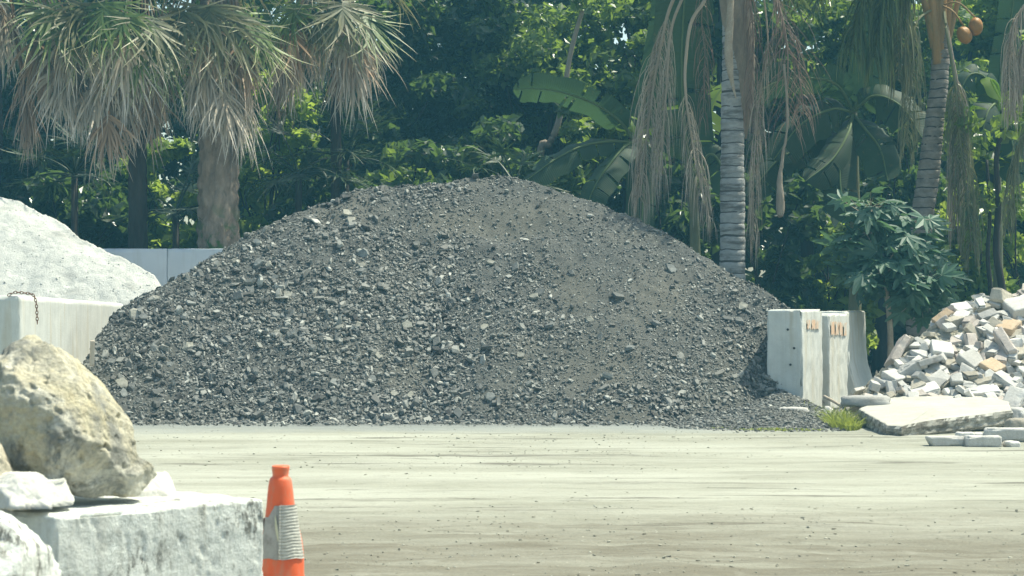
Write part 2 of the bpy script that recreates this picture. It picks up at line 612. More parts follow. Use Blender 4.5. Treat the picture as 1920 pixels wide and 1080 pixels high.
    c = t.mix(t.math('MULTIPLY', t.noise(t.coord((3, 3, .35)), 4, 6, .65, .5, .68), .6), c, (.11, .08, .06))
    sep = t.n('ShaderNodeSeparateXYZ')
    t.l(co, sep.inputs[0])
    mz = t.n('ShaderNodeMapRange')
    mz.inputs['From Min'].default_value = 2.75
    mz.inputs['From Max'].default_value = 2.1
    t.l(sep.outputs['Z'], mz.inputs['Value'])
    c = t.mix(t.math('MULTIPLY', mz.outputs[0], t.noise(co, 5, 5, .6, .5, .6)), c, (.07, .13, .04))
    M['sabal_trunk'] = t.out(c, .95, t.bump(t.noise(t.coord((1, 1, .4)), 14, 8, .7, None), .9, .05), .15)
    # ringed palm trunk
    t = NT('ringed_trunk')
    co = t.coord()
    c = t.mix(t.noise(t.coord((1, 1, 1.5)), 6, 8, .65, .3, .7), (.27, .27, .25), (.46, .46, .44))
    c = t.mix(t.math('MULTIPLY', t.noise(t.coord((1.2, 1.2, 6)), 2.4, 7, .65, .5, .64), .8), c, (.12, .11, .10))
    c = t.mix(t.math('GREATER_THAN', t.attr('tip'), .5), c, (.10, .09, .08))
    M['ringed_trunk'] = t.out(c, .9, t.bump(t.noise(t.coord((1, 1, 3)), 16, 7, .7, None), .6, .02), .2)
    t = NT('ringed_trunk_dark')
    c = t.mix(t.noise(t.coord((1, 1, 1.5)), 7, 8, .65, .3, .7), (.16, .14, .115), (.34, .31, .27))
    c = t.mix(t.math('GREATER_THAN', t.attr('tip'), .5), c, (.05, .045, .04))
    M['ringed_trunk_dark'] = t.out(c, .9, t.bump(t.noise(t.coord((1, 1, 3)), 16, 7, .7, None), .6, .02), .2)
    M['leaf_base'] = rock_mat('orange_leaf_base', (.36, .19, .06), (.30, .22, .11), (.14, .15, .06), 4, .7, .5, 20, (3, 3, .5))
    M['fruit'] = rock_mat('orange_coconut', (.36, .16, .035), (.27, .14, .04), (.12, .085, .03), 5, .5, .2, 20)
    t = NT('litter_soil')
    M['soil'] = t.out(t.mix(t.noise(t.coord(), 6, 8, .7, .3, .7), (.035, .03, .02), (.09, .075, .05)), .95)
    M['grass'] = leaf_mat('grass_blade', (.12, .17, .03), (.30, .33, .075), (.36, .42, .07), .5, .4)

    # cone
    t = NT('orange_cone_plastic')
    co = t.coord()
    c = t.mix(t.noise(co, 5, 5, .6, .3, .7), (.72, .105, .03), (.80, .145, .045))
    c = t.mix(t.math('MULTIPLY', t.noise(t.coord((1, 1, .3)), 14, 8, .75, .47, .66), .75), c, (.46, .25, .16))
    M['cone'] = t.out(c, .5, t.bump(t.noise(co, 40, 4, .6, None), .1, .005), .4)
    t = NT('dirty_reflective_band')
    co = t.coord()
    c = t.mix(t.noise(co, 14, 6, .65, .3, .7), (.27, .265, .24), (.42, .41, .38))
    c = t.mix(t.math('MULTIPLY', t.noise(co, 30, 6, .65, .52, .7), .6), c, (.15, .14, .12))
    M['band'] = t.out(c, .55, None, .4)
    t = NT('ribbed_reflective_band')
    sep = t.n('ShaderNodeSeparateXYZ')
    co = t.coord()
    t.l(co, sep.inputs[0])
    c = t.mix(t.noise(t.coord((3, 3, 12)), 14, 6, .65, .35, .65), (.31, .30, .26), (.56, .55, .48))
    M['band_rib'] = t.out(c, .5, None, .4)
    M['band_tear'] = rock_mat('pale_torn_edge', (.62, .62, .42), (.55, .54, .40), None, 20, .7, .2, 40)
    M['rubber'] = rock_mat('black_rubber_base', (.03, .03, .03), (.07, .065, .06), (.14, .12, .10), 8, .8, .3, 30)
    M['rust'] = rock_mat('rusty_chain', (.13, .07, .04), (.23, .12, .07), None, 30, .85, .3, 60)
    M['wood'] = rock_mat('pale_wood', (.48, .40, .30), (.58, .50, .40), (.36, .28, .2), 6, .85, .3, 30, (6, 6, 1))


make_materials()

# ------------------------------------------------------------------ camera, light, sky, haze
SUN = unit(np.array([.46, .22, 1.0]))
cam = bpy.data.cameras.new('camera')
cam.sensor_width = 36
cam.lens = 36 * F / 1920
cam.shift_y = (HY - 540) / 1920
cam.clip_start, cam.clip_end = .1, 2000
cam.dof.use_dof = True
cam.dof.focus_distance = 26
cam.dof.aperture_fstop = 11
co = bpy.data.objects.new('camera', cam)
co.location = (0, 0, H)
co.rotation_euler = (math.pi / 2, 0, 0)
COL.objects.link(co)
SC.camera = co

w = bpy.data.worlds.new('World')
SC.world = w
w.use_nodes = True
nt = w.node_tree
bg = nt.nodes['Background']
sky = nt.nodes.new('ShaderNodeTexSky')
sky.sky_type = 'NISHITA'
sky.sun_disc = False
el = math.asin(SUN[2])
sky.sun_elevation = el
sky.sun_rotation = math.atan2(SUN[0], SUN[1])
sky.air_density, sky.dust_density, sky.ozone_density = 1.0, 2.0, 1.0
tint = nt.nodes.new('ShaderNodeMix')
tint.data_type, tint.blend_type = 'RGBA', 'MULTIPLY'
tint.inputs['Factor'].default_value = 1
tint.inputs[7].default_value = (.97, 1.0, .87, 1)
nt.links.new(sky.outputs[0], tint.inputs[6])
nt.links.new(tint.outputs[2], bg.inputs[0])
bg.inputs[1].default_value = .15

sl = bpy.data.lights.new('sun', 'SUN')
sl.energy = 4.2
sl.angle = math.radians(.53)
sl.color = (1, .975, .80)
so = bpy.data.objects.new('sun', sl)
so.rotation_mode = 'QUATERNION'
so.rotation_quaternion = Vector(SUN).to_track_quat('Z', 'Y')
so.location = (6, 2, 20)
COL.objects.link(so)

vs = SC.view_settings
vs.view_transform, vs.look, vs.gamma, vs.exposure = 'Standard', 'None', 1, .72
vs.use_curve_mapping = False
SC.cycles.max_bounces = 8
SC.cycles.transparent_max_bounces = 8
SC.cycles.volume_bounces = 0
SC.cycles.use_denoising = True


def make_veil():  # added tinted volume that lifts the blacks, in place of a windscreen veil
    mb = MB()
    x0, x1, y0, y1, z0, z1 = -62, 62, -32, 92, -1, 13
    v = [(x, y, z) for x in (x0, x1) for y in (y0, y1) for z in (z0, z1)]
    mb.add(v, [np.array([[0, 1, 3, 2], [4, 6, 7, 5], [0, 4, 5, 1], [2, 3, 7, 6], [0, 2, 6, 4], [1, 5, 7, 3]])])
    t = NT('veil_volume')
    pv = t.n('ShaderNodeVolumePrincipled')
    pv.inputs['Color'].default_value = (.24, .74, 1.0, 1)
    pv.inputs['Density'].default_value = .0020
    t.l(pv.outputs[0], t.n('ShaderNodeOutputMaterial').inputs['Volume'])
    o = mb.build('veil', t.m)
    tag(o, 'thin bluish haze volume added to lift dark tones', 'veil', kind='stuff')


make_veil()


# ------------------------------------------------------------------ ground
def ground_z(x, y):
    x, y = np.asarray(x, float), np.asarray(y, float)
    a = math.radians(1.8)
    u, v = x * math.cos(a) + y * math.sin(a), -x * math.sin(a) + y * math.cos(a)
    vis = np.clip((26 - y) / 2, 0, 1) * np.clip((y - 6) / 3, 0, 1)
    near = np.clip((15 - y) / 2.5, 0, 1)
    z = .008 * n2(u, v, .8, 3.4, 4, 3) + .014 * n2(u, v, .25, .9, 3, 8)
    z = z + (.007 + .024 * near) * n2(u, v, 2.6, 7, 4, 21)
    tr = np.abs(n2(u, v, .10, .75, 2, 33))
    z = z - .014 * np.exp(-(tr / .07) ** 2) * (.4 + near)
    return z * vis


def make_ground():
    xs = np.unique(np.concatenate([[-60, -45, -30, -20, -12], np.arange(-8, 8.01, .09), [12, 20, 30, 45, 60]]))
    ys = np.unique(np.concatenate([[-30, -20, -10, 0, 4], np.arange(6, 12, .06), np.arange(12, 26, .03), [27, 29, 32, 36, 40, 46, 54, 64, 76, 90]]))
    X, Y = np.meshgrid(xs, ys, indexing='ij')
    mb = MB()
    mb.add(np.stack([X, Y, ground_z(X, Y)], -1).reshape(-1, 3), [grid_faces(len(xs), len(ys))])
    structure(mb.build('ground', M['ground'], smooth=True))
    # dark leaf litter under the trees
    mb = MB()
    xs, ys = np.linspace(-40, 40, 90), np.linspace(31.6, 70, 60)
    X, Y = np.meshgrid(xs, ys, indexing='ij')
    Z = .012 + .10 * np.clip(n2(X, Y, .5, .5, 3, 4), 0, 1)
    Z[:, 0] = .004
    mb.add(np.stack([X, Y, Z], -1).reshape(-1, 3), [grid_faces(90, 60)])
    structure(mb.build('ground_litter', M['soil'], smooth=True))


make_ground()

# ------------------------------------------------------------------ heaps
YB = 24.45


def crest_curve(pts, yb, tan, flat=0.):
    px, py = np.array(pts, float).T
    k = (HY - py) / F
    z = (H + k * (yb + flat)) / (1 - k / tan)
    yr = yb + flat + z / tan
    return (px - 960) / F * yr, yr, z


DARK = [(120, 700), (165, 655), (200, 598), (240, 572), (300, 543), (400, 480), (470, 437), (560, 395), (640, 366), (720, 345), (800, 343), (870, 337),
        (930, 330), (1000, 338), (1080, 361), (1160, 390), (1230, 424), (1300, 468), (1370, 510), (1450, 556), (1530, 605), (1580, 640)]
cx, cyr, cz = crest_curve(DARK, YB, math.tan(math.radians(38)))
WALL_TAN = 1.7


def dark_h(x, y):
    x, y = np.asarray(x, float), np.asarray(y, float)
    R = np.interp(x, cx, cz)
    Yr = np.interp(x, cx, cyr)
    foot = YB - .10 + .16 * n2(x, x * 0, .55, 1, 3, 5) - .2 * np.clip((x + .5) / 1.5, 0, 1) * np.clip((2.2 - x) / 1.2, 0, 1) + .5 * np.clip((x - 1.9) / .8, 0, 1) ** 1.5
    t = (y - foot) / (Yr - foot)
    back = 1 - (y - Yr) / (R / .75)
    z = R * np.minimum(np.clip(t, -1, None), back)
    # soften the ridge
    z = np.minimum(z, R * 1.0)
    soft = .015 * np.exp(-((y - Yr) / .35) ** 2)
    z = z - soft * R / 2.8
    act = np.clip(z / .5, 0, 1)
    z = z + act * (.075 * n2(x, y, 1.1, .8, 4, 31) + .05 * n2(x, y, 3.2, 2.6, 3, 41) + .022 * n2(x, y, 11, 11, 3, 51))
    # a slump under the summit
    ex, ey = (x - .12) / .55, (y - 27.15) / .22
    z = z - .10 * np.exp(-ex ** 2 - ey ** 2) + .07 * np.exp(-((x - .05) / .7) ** 2 - ((y - 26.8) / .25) ** 2)
    z = z - .07 * np.clip(n2(x, y, .9, .35, 2, 91) - .25, 0, 1) * act * 2
    # ends: spill round the left bay wall, stop against the right one
    z = np.minimum(z, (x + 4.94 + .08 * n2(x, y, 2, 2, 3, 61)) * 2.3)
    # the stepped blocks hold it on the other side; before them it fans out
    xw = 2.74 + (y - 25.1) * .315 + .12 + .25 * (y > 26.6) + .25 * (y > 28.3)
    z = np.where((x > xw) & (y > 25.12), -.06, z)
    z = np.where(y <= 25.12, np.minimum(z, (3.35 - x) * .75 + .05 * n2(x, y, 2, 2, 3, 62)), z)
    return z


def surf_normal(hf, x, y, e=.03):
    dx = (hf(x + e, y) - hf(x - e, y)) / (2 * e)
    dy = (hf(x, y + e) - hf(x, y - e)) / (2 * e)
    return unit(np.stack([-dx, -dy, np.ones_like(dx)], 1))


def hit(hf, px, py, y0=20., y1=34.):
    ys = np.linspace(y0, y1, 1400)
    xs = (px - 960) / F * ys
    zr = H - (py - HY) / F * ys
    k = np.argmax(zr <= hf(xs, ys))
    return np.array([xs[k], ys[k], float(hf(xs[k:k + 1], ys[k:k + 1])[0])])


DUST = [(hit(dark_h, 985, 408), .62, .36), (hit(dark_h, 1130, 690), .62, .5), (hit(dark_h, 1080, 545), .40, .4), (hit(dark_h, 760, 700), .5, .3),
        (hit(dark_h, 640, 395), .5, .25), (hit(dark_h, 1190, 790), .35, .25), (hit(dark_h, 840, 420), .45, .25), (hit(dark_h, 1250, 560), .3, .5)]


def dust(x, y):
    """where fine brownish dust lies on the heap and hides the coarse chips"""
    m = 0
    wx_, wy_ = x + .25 * n2(x, y, 2, 2, 3, 93), y + .2 * n2(x, y, 2.5, 2.5, 3, 94)
    for c, a, b in DUST:
        m = m + np.exp(-(((wx_ - c[0]) / a) ** 2 + ((wy_ - c[1]) / b) ** 2) ** 1.5)
    return np.clip(m, 0, 1)


def make_dark_heap():
    root = thing('gravel_heap', 'tall dark grey heap of crushed stone filling the bay between the concrete blocks', 'stone heap', (-.3, 26.5, 0))
    L = np.array(root.location)
    xs, ys = np.linspace(-5.3, 3.95, 420), np.concatenate([np.linspace(24.0, 28.4, 250), np.linspace(28.5, 31.6, 30)])
    X, Y = np.meshgrid(xs, ys, indexing='ij')
    Z = dark_h(X, Y)
    Z = np.maximum(Z, -.05)
    f = grid_faces(len(xs), len(ys))
    zz = Z.ravel()[f].max(1)
    f = f[zz > -.045]
    mb = MB()
    mb.add(np.stack([X, Y, Z], -1).reshape(-1, 3), [f], dust(X.ravel(), Y.ravel()) + 1e-3)
    mb.build('heap_body', M['heap'], root, L, smooth=True)
    # loose chips covering the slope
    mb = MB()

    def chips(n, smin, smax, power, dens_pow, emb, left=0.):
        x = rng.uniform(-5.0, 3.75, n)
        y = rng.uniform(24.05, 28.6, n)
        z = dark_h(x, y)
        d = np.clip(.60 + 1.05 * n2(x, y, .8, .7, 3, 71) + .45 * n2(x, y, 3, 3, 2, 72) + .35 * np.clip((26.2 - y) / 2, -1, 1) - .2 * (x > -.5), .12, 1) ** dens_pow
        d = d * (1 - left * np.clip((x + 1.6) / 2.2, 0, .9) * np.clip((z - .3) / .5, 0, 1))
        d = d * (1 - (.55 if smax < .05 else .88) * dust(x, y))
        ok = (z > -.01) & (rng.uniform(0, 1, n) < d)
        x, y, z = x[ok], y[ok], z[ok]
        n = len(x)
        s = smin + (smax - smin) * rng.uniform(0, 1, n) ** power
        nrm = surf_normal(dark_h, x, y, .05)
        R = rand_rot(nrm, rng.uniform(0, 6.28, n), np.abs(rng.normal(0, .5, n)).clip(0, 1.2))
        pos = np.stack([x, y, z], 1) + nrm * (s * emb)[:, None]
        sc = np.stack([s * rng.uniform(.8, 1.35, n), s * rng.uniform(.6, 1, n), s * rng.uniform(.6, 1.1, n)], 1)
        scatter(mb, pos, R, sc)
    chips(105000, .016, .042, 1.8, .6, .12)
    chips(26000, .035, .08, 2.0, 1.3, .16, .5)
    chips(5200, .07, .14, 2.0, 1.7, .14, .8)
    n = 2600
    x = rng.uniform(-4.7, 2.6, n)
    y = 24.32 - np.abs(rng.normal(0, .28, n))
    s_ = .012 + .05 * rng.uniform(0, 1, n) ** 3
    scatter(mb, np.stack([x, y, s_ * .2], 1), rand_rot(np.tile([0, 0, 1.], (n, 1)), rng.uniform(0, 6.3, n), rng.uniform(0, .8, n)), np.stack([s_ * 1.3, s_, s_ * .9], 1))
    o = mb.build('loose_chips', M['chip'], root, L)
    o['kind'] = 'stuff'


make_dark_heap()


def place_stone(name, px, py, size, flat, mat, label, group, spin, hf=dark_h, cat='stone', tilt=.25, up=.3):
    p = hit(hf, px, py)
    nrm = surf_normal(hf, p[:1], p[1:2], .12)
    nrm = unit(nrm + np.array([[0, -.25, 0]]))
    R = rand_rot(nrm, np.array([spin]), np.array([tilt * rng.uniform(.3, 1)]))[0]
    tv, tf = chip_template(0, flat)
    # round the template a little by adding a mid bevel through noise
    v = (tv * size) @ R.T
    mb = MB()
    mb.add(v + p + nrm[0] * size * flat * up, tf)
    o = mb.build(name, mat, None, p)
    return tag(o, label, cat, group)


GS = 'larger stones lying on the dark heap'
PALE = [
    (652, 402, .17, 'pale tan stone near the crest, upper one of a touching pair'),
    (659, 416, .19, 'pale tan stone near the crest, lower one of a touching pair'),
    (677, 498, .16, 'greenish grey flat stone below the pale pair on the dark heap'),
    (504, 500, .15, 'bright pointed stone high on the dark heap above the white wall end'),
    (538, 554, .16, 'upright cream shard amid dark rubble halfway up the heap'),
    (589, 548, .13, 'long low buff stone halfway up the dark heap beside the cream shard'),
    (1001, 558, .15, 'rounded pinkish white stone alone in the middle of the dark heap'),
    (765, 612, .16, 'wide pale stone in mid heap, broader than its small oval neighbour'),
    (672, 612, .13, 'small oval buff stone in mid heap beside the wide pale stone'),
    (636, 617, .14, 'flat grey-green stone in mid heap beside the small oval buff stone'),
    (524, 628, .18, 'large buff slab on the lower flank of the dark heap'),
    (843, 503, .10, 'small white chip below the summit slump of the dark heap'),
    (921, 495, .12, 'pale flat chip directly below the summit slump of the dark heap'),
    (885, 547, .10, 'small whitish chip above the centre of the dark heap'),
    (769, 743, .12, 'small square white stone near the foot of the dark heap'),
    (739, 740, .11, 'buff pebble near the foot of the heap beside the square white stone'),
    (711, 669, .14, 'tilted greenish chip low in the middle of the dark heap'),
    (908, 615, .12, 'brownish flat stone in the middle of the dark heap'),
    (975, 667, .11, 'pale wedge low on the dark heap in a smooth dusty patch'),
    (442, 492, .17, 'grey pale-topped slab at the crest behind the white block wall'),
    (255, 596, .22, 'big white-topped stone at the heap end beside the chained barrier'),
    (355, 652, .20, 'upright grey oval stone low on the heap near the yellow boulder'),
    (229, 721, .24, 'large pale flat slab at the heap foot above the yellow boulder'),
    (1105, 600, .12, 'pale buff chip on the flank facing the upright concrete block'),
    (1392, 578, .15, 'dusty flat stone just above the upright concrete block'),
    (1256, 414, .10, 'little white chip on the crest line facing the palms'),
    (290, 560, .15, 'whitish wedge on the crest beside the white screenings heap'),
    (1245, 801, .14, 'flat white stone on the ground at the heap foot'),
]
for k, (px, py, s, lab) in enumerate(PALE):
    place_stone('pale_stone', px, py, s * .88, .22 if k % 3 else .35, M['stone_pale'], lab, GS, rng.uniform(0, 6.28))
for k in range(60):
    px, py = rng.uniform(190, 1420), rng.uniform(450, 775)
    if dark_h(np.array([(px - 960) / F * 26]), np.array([26.]))[0] < .3:
        continue
    if px > 850 and rng.uniform() < .45:
        px = rng.uniform(200, 700)
    if HY - (py - 15) > HY - np.interp(px, *np.array(DARK, float).T):
        py = np.interp(px, *np.array(DARK, float).T) + rng.uniform(30, 180)
    place_stone('slate_stone', px, min(py, 775), rng.uniform(.09, .17), rng.uniform(.16, .4), M['slab_dark'],
                'dark grey angular slab lying among the chips of the dark heap', 'dark slabs scattered over the heap', rng.uniform(0, 6.28), tilt=.5)

# white screenings heap
WHITE = [(-420, 430), (-200, 370), (-60, 343), (0, 346), (40, 355), (100, 385), (150, 424), (200, 453), (240, 474), (290, 503), (330, 560), (345, 640)]
wx, wyr, wz = crest_curve(WHITE, 27.6, math.tan(math.radians(38)))


def white_h(x, y):
    x, y = np.asarray(x, float), np.asarray(y, float)
    R, Yr = np.interp(x, wx, wz), np.interp(x, wx, wyr)
    z = R * np.minimum((y - 27.6) / (Yr - 27.6), 1 - (y - Yr) / (R / .7))
    z = z - .16 * np.exp(-((y - Yr) / .3) ** 2) * R / 2.8
    z = np.where(x > -5.06 + .012 * (y - 23.4), np.where(y < 29.12, -.06, z), z)
    z = np.where(y > 32.05, -.06, z)
    act = np.clip(z / .4, 0, 1)
    gl = .05 * n2(x * 1.0, y * .25, 3.2, 1, 3, 13)
    z = z + act * (gl + .06 * n2(x, y, .9, .9, 3, 14) + .02 * n2(x, y, 7, 7, 3, 15) + .02 * n2(x, y, 20, 20, 3, 16))
    return z


def make_white_heap():
    root = thing('sand_heap', 'white heap of fine stone screenings behind the chained barrier', 'sand heap', (-7, 29, 0))
    L = np.array(root.location)
    xs, ys = np.linspace(-10.8, -3.9, 260), np.concatenate([np.linspace(27.4, 32.2, 220)])
    X, Y = np.meshgrid(xs, ys, indexing='ij')
    Z = np.maximum(white_h(X, Y), -.05)
    f = grid_faces(len(xs), len(ys))
    f = f[Z.ravel()[f].max(1) > -.045]
    mb = MB()
    mb.add(np.stack([X, Y, Z], -1).reshape(-1, 3), [f])
    mb.build('heap_body', M['sand'], root, L, smooth=True)
    mb = MB()
    n = 7000
    x, y = rng.uniform(-8.5, -4.1, n), rng.uniform(27.7, 31.2, n)
    z = white_h(x, y)
    low = rng.uniform(0, 1, n) < np.clip(1.1 - z / 3.4, .15, 1)
    ok = (z > 0) & low
    x, y, z = x[ok], y[ok], z[ok]
    n = len(x)
    s = .008 + .026 * rng.uniform(0, 1, n) ** 5
    nr = surf_normal(white_h, x, y, .05)
    scatter(mb, np.stack([x, y, z], 1), rand_rot(nr, rng.uniform(0, 6.3, n), rng.uniform(0, .7, n)), np.stack([s * 1.2, s, s], 1))
    o = mb.build('loose_grains', M['sand_grain'], root, L)
    o['kind'] = 'stuff'


make_white_heap()

# gravel spill at the foot of the upright block
SPC = ground_at(1470, 806)


def spill_h(x, y):
    x, y = np.asarray(x, float), np.asarray(y, float)
    ax, ay = (x - 2.72) / .98, (y - 24.25) / 1.5
    r = np.sqrt(ax ** 2 + ay ** 2)
    z = .20 * np.clip(1 - r, 0, 1) ** .9 + .16 * np.exp(-((x - 2.95) / .35) ** 2 - ((y - 24.8) / .3) ** 2)
    z = z + .035 * np.clip(1 - r * .9, 0, 1) * n2(x, y, 4, 4, 3, 77)
    return np.where(r < 1.0, z, -.05)


def make_spill():
    mb = MB()
    xs, ys = np.linspace(1.5, 4.0, 90), np.linspace(22.6, 26, 110)
    X, Y = np.meshgrid(xs, ys, indexing='ij')
    Z = spill_h(X, Y)
    f = grid_faces(90, 110)
    f = f[Z.ravel()[f].max(1) > -.02]
    root = thing('gravel_spill', 'low dark fan of fine gravel spilled before the upright concrete block', 'gravel spill', (2.7, 24.2, 0))
    L = np.array(root.location)
    mb.add(np.stack([X, Y, Z], -1).reshape(-1, 3), [f])
    mb.build('spill_body', M['heap'], root, L, smooth=True)
    mb = MB()
    n = 9000
    x, y = rng.uniform(1.2, 3.95, n), rng.uniform(22.5, 25.6, n)
    z = spill_h(x, y)
    ax, ay = (x - 2.65) / 1.15, (y - 24.15) / 1.75
    ok = (ax ** 2 + ay ** 2 < rng.uniform(.55, 1.05, n))
    x, y, z = x[ok], y[ok], np.maximum(z[ok], ground_z(x[ok], y[ok]))
    n = len(x)
    s = .016 + .03 * rng.uniform(0, 1, n) ** 2
    scatter(mb, np.stack([x, y, z + s * .1], 1), rand_rot(np.tile([0, 0, 1.], (n, 1)), rng.uniform(0, 6.3, n), rng.uniform(0, .8, n)), np.stack([s * 1.3, s, s * .9], 1))
    o = mb.build('loose_chips', M['chip'], root, L)
    o['kind'] = 'stuff'


make_spill()


# ------------------------------------------------------------------ walls and blocks
def block_obj(name, v, f, mat, loc, yaw, label, cat, group=None, smooth=True):
    mb = MB()
    mb.add(rotz(v, yaw), [f])
    o = mb.build(name, mat, smooth=smooth)
    o.location = [float(c) for c in loc]
    return tag(o, label, cat, group) if label else o


def make_walls():
    # rear block wall: two lengths meeting at a joint
    for k, (a, b, dy, lab) in enumerate([(-420, 313, 0, 'long pale rear wall partly buried by the white screenings heap'), (313.25, 690, .012, 'bluish white rear wall length ending behind the dark heap')]):
        A, B = P(a, 466, 32.05), P(b, 466, 32.05)
        v, f = rough_box((B[0] - A[0], .4, A[2]), .07, .012, .008, 4, .004, 30 + k)
        block_obj('concrete_wall', v, f, M['wall'], ((A[0] + B[0]) / 2, 32.25 + dy, 0), 0, lab, 'wall', 'rear wall lengths')
    # left bay wall: near end and long side face, flared foot
    near, far = P(39, 553, 23.4), P(238, 572, 29.4)
    d = unit((far - near) * [1, 1, 0])
    ln = np.linalg.norm((far - near)[:2])
    yaw = math.atan2(d[1], d[0]) - math.pi / 2
    v, f = rough_box((.34, ln, near[2]), .07, .05, .007, 5, 0, 44, (1.0, 1))
    v[:, 0] += np.where(v[:, 0] > 0, 1, -1) * .22 * np.clip(.32 - v[:, 2], 0, .3)
    v[:, 2] -= .10 * np.clip((v[:, 1] + ln / 2) / ln, 0, 1) * v[:, 2] / near[2]
    side = np.array([d[1], -d[0], 0])
    c = near + d * ln / 2 - side * .17
    o = block_obj('bay_barrier', v, f, M['barrier'], (c[0], c[1], 0), yaw, 'long pale concrete barrier with a rusty chain, holding back the white heap', 'barrier')
    # rusty chain draped over its near end
    pts = [P(14, 556, 23.43), P(26, 551, 23.45), P(44, 551.5, 23.45), P(60, 555, 23.5), P(66, 566, 23.47), P(68, 585, 23.47), P(69, 612, 23.47)]
    path = spline(np.array(pts) + [0.012, -.03, .012], 400)
    seg = np.concatenate([[0], np.cumsum(np.linalg.norm(np.diff(path, axis=0), axis=1))])
    mb = MB()
    nl = int(seg[-1] / .032)
    a = np.linspace(0, 2 * np.pi, 13)[:-1]
    for k in range(nl):
        s = (k + .5) * .032
        c0 = np.array([np.interp(s, seg, path[:, i]) for i in range(3)])
        c1 = np.array([np.interp(s + .01, seg, path[:, i]) for i in range(3)])
        t = unit(c1 - c0)
        n = unit(np.cross(t, [0, 1, .2]))
        if k % 2:
            n = np.cross(t, n)
        loop = c0 + np.outer(np.cos(a), t) * .022 + np.outer(np.sin(a), n) * .012
        loop = np.concatenate([loop, loop[:1]])
        tube(mb, loop, .0042, 6, False)
    tag(mb.build('chain', M['rust'], None, pts[-1], True), 'rusty chain draped over the end of the pale barrier', 'chain')
    # right bay wall: three tall blocks, stepped
    dirb = math.radians(17.5)
    dv = np.array([math.sin(dirb), math.cos(dirb), 0])
    sv = np.array([dv[1], -dv[0], 0])
    GB = 'upright concrete blocks at the end of the dark heap'
    specs = [(1505, 581, 25.1, .40, 1.28, 'nearest upright concrete block with a smooth grey end and pockmarks', 1, (.97, 1)),
             (1556, 589, 26.6, .40, 1.3, 'middle upright concrete block with orange spray marks along its top', 2, (.97, 1)),
             (1596, 584, 28.4, .62, 1.5, 'farthest upright concrete block, brownish top and a flared foot', 3, (.8, 1))]
    for px, py, Y, wdt, ln, lab, k, tp in specs:
        corner = P(px, py, Y)
        c = corner - sv * wdt / 2 + dv * ln / 2
        hgt = corner[2]
        v, f = rough_box((wdt, ln, hgt), .03, .024, .009, 8, .008, 60 + k, tp)
        if k == 3:
            v[:, 0] += np.sign(v[:, 0]) * .30 * np.clip(.55 - v[:, 2], 0, 1) ** 1.3
        root = thing('concrete_block', lab, 'concrete block', (c[0], c[1], 0), GB)
        mb = MB()
        mb.add(rotz(v, -dirb), [f])
        mb.build('block_body', M['barrier'], root, None, True)
        if k == 1:
            for hx, hy in ((1475, 618), (1487, 653), (1480, 684)):  # dark discs set on the face, standing in for shade inside tie holes
                q = P(hx, hy, Y)
                u = (hx - 1472) / F * Y
                fc = c - dv * (ln / 2 + .006) + sv * (u + .02)
                mm = MB()
                tube(mm, [np.array([fc[0], fc[1], q[2]]) + dv * .03, np.array([fc[0], fc[1], q[2]]) - dv * .003], .013, 12)
                mm.build('hole_shade_disc', M['rubber'], root, (c[0], c[1], 0))
        if k < 3:
            # short orange sprayed strokes under the top edge of the sunlit side
            for q in range(3 if k == 1 else 4):
                sy = -ln / 2 + ln * ((.28, .5, .72)[q] if k == 1 else (.12, .34, .56, .8)[q])
                hh, ww = (.10, .24) if k == 1 else (.15, .22)
                nn = 16
                U, W = np.meshgrid(np.linspace(-1, 1, nn), np.linspace(-1, 1, nn), indexing='ij')
                rr = 1 + .25 * n2(U + q * 5, W, 2, 2, 2, 80 + k)
                lx = wdt / 2 * (1 + (tp[0] - 1) * (hgt - .17) / hgt) + .0145 + 0 * U
                ly = sy + U * ww * .5 * rr
                lz = hgt - .16 - hh * .5 * q * .12 + W * hh * .5 * rr
                mm = MB()
                mm.add(rotz(np.stack([lx, ly, lz], -1).reshape(-1, 3), -dirb), [grid_faces(nn, nn)])
                mm.build('paint_mark', M['orange_mark'], root, None, True)
    # flat lump lying in front and a white chunk at the corner
    for px, py, Y, sx, sy, sz, lab, m in [(1482, 779, 24.05, .20, .10, .085, 'flat pale concrete lump half sunk in the gravel spill', 'paver_white'),
                                          (1557, 787, 24.3, .075, .09, .16, 'white concrete chunk beside the grass at the block corner', 'paver_white'),
                                          (1512, 768, 24.6, .05, .05, .04, 'small round pebble at the corner of the nearest upright block', 'paver_white')]:
        pl = [((1, 0, 0), sx), ((-1, 0, 0), sx), ((0, 1, 0), sy), ((0, -1, 0), sy), ((0, 0, 1), sz), ((0, 0, -1), sz), ((1, -.4, .8), sx * .95), ((-1, -.5, .6), sx * .9)]
        v, f = rock(pl, 4, 10, .015, 2.2, int(px))
        mb = MB()
        c = P(px, py, Y)
        mb.add(v + c, [f])
        tag(mb.build('concrete_lump', M[m], None, c - [0, 0, sz], True), lab, 'concrete lump')


make_walls()

# foreground block (two lengths in line, turned 46 degrees) and its rocks
YAW = math.radians(46)
ex = np.array([math.cos(YAW), math.sin(YAW), 0])
ey = np.array([-ex[1], ex[0], 0])


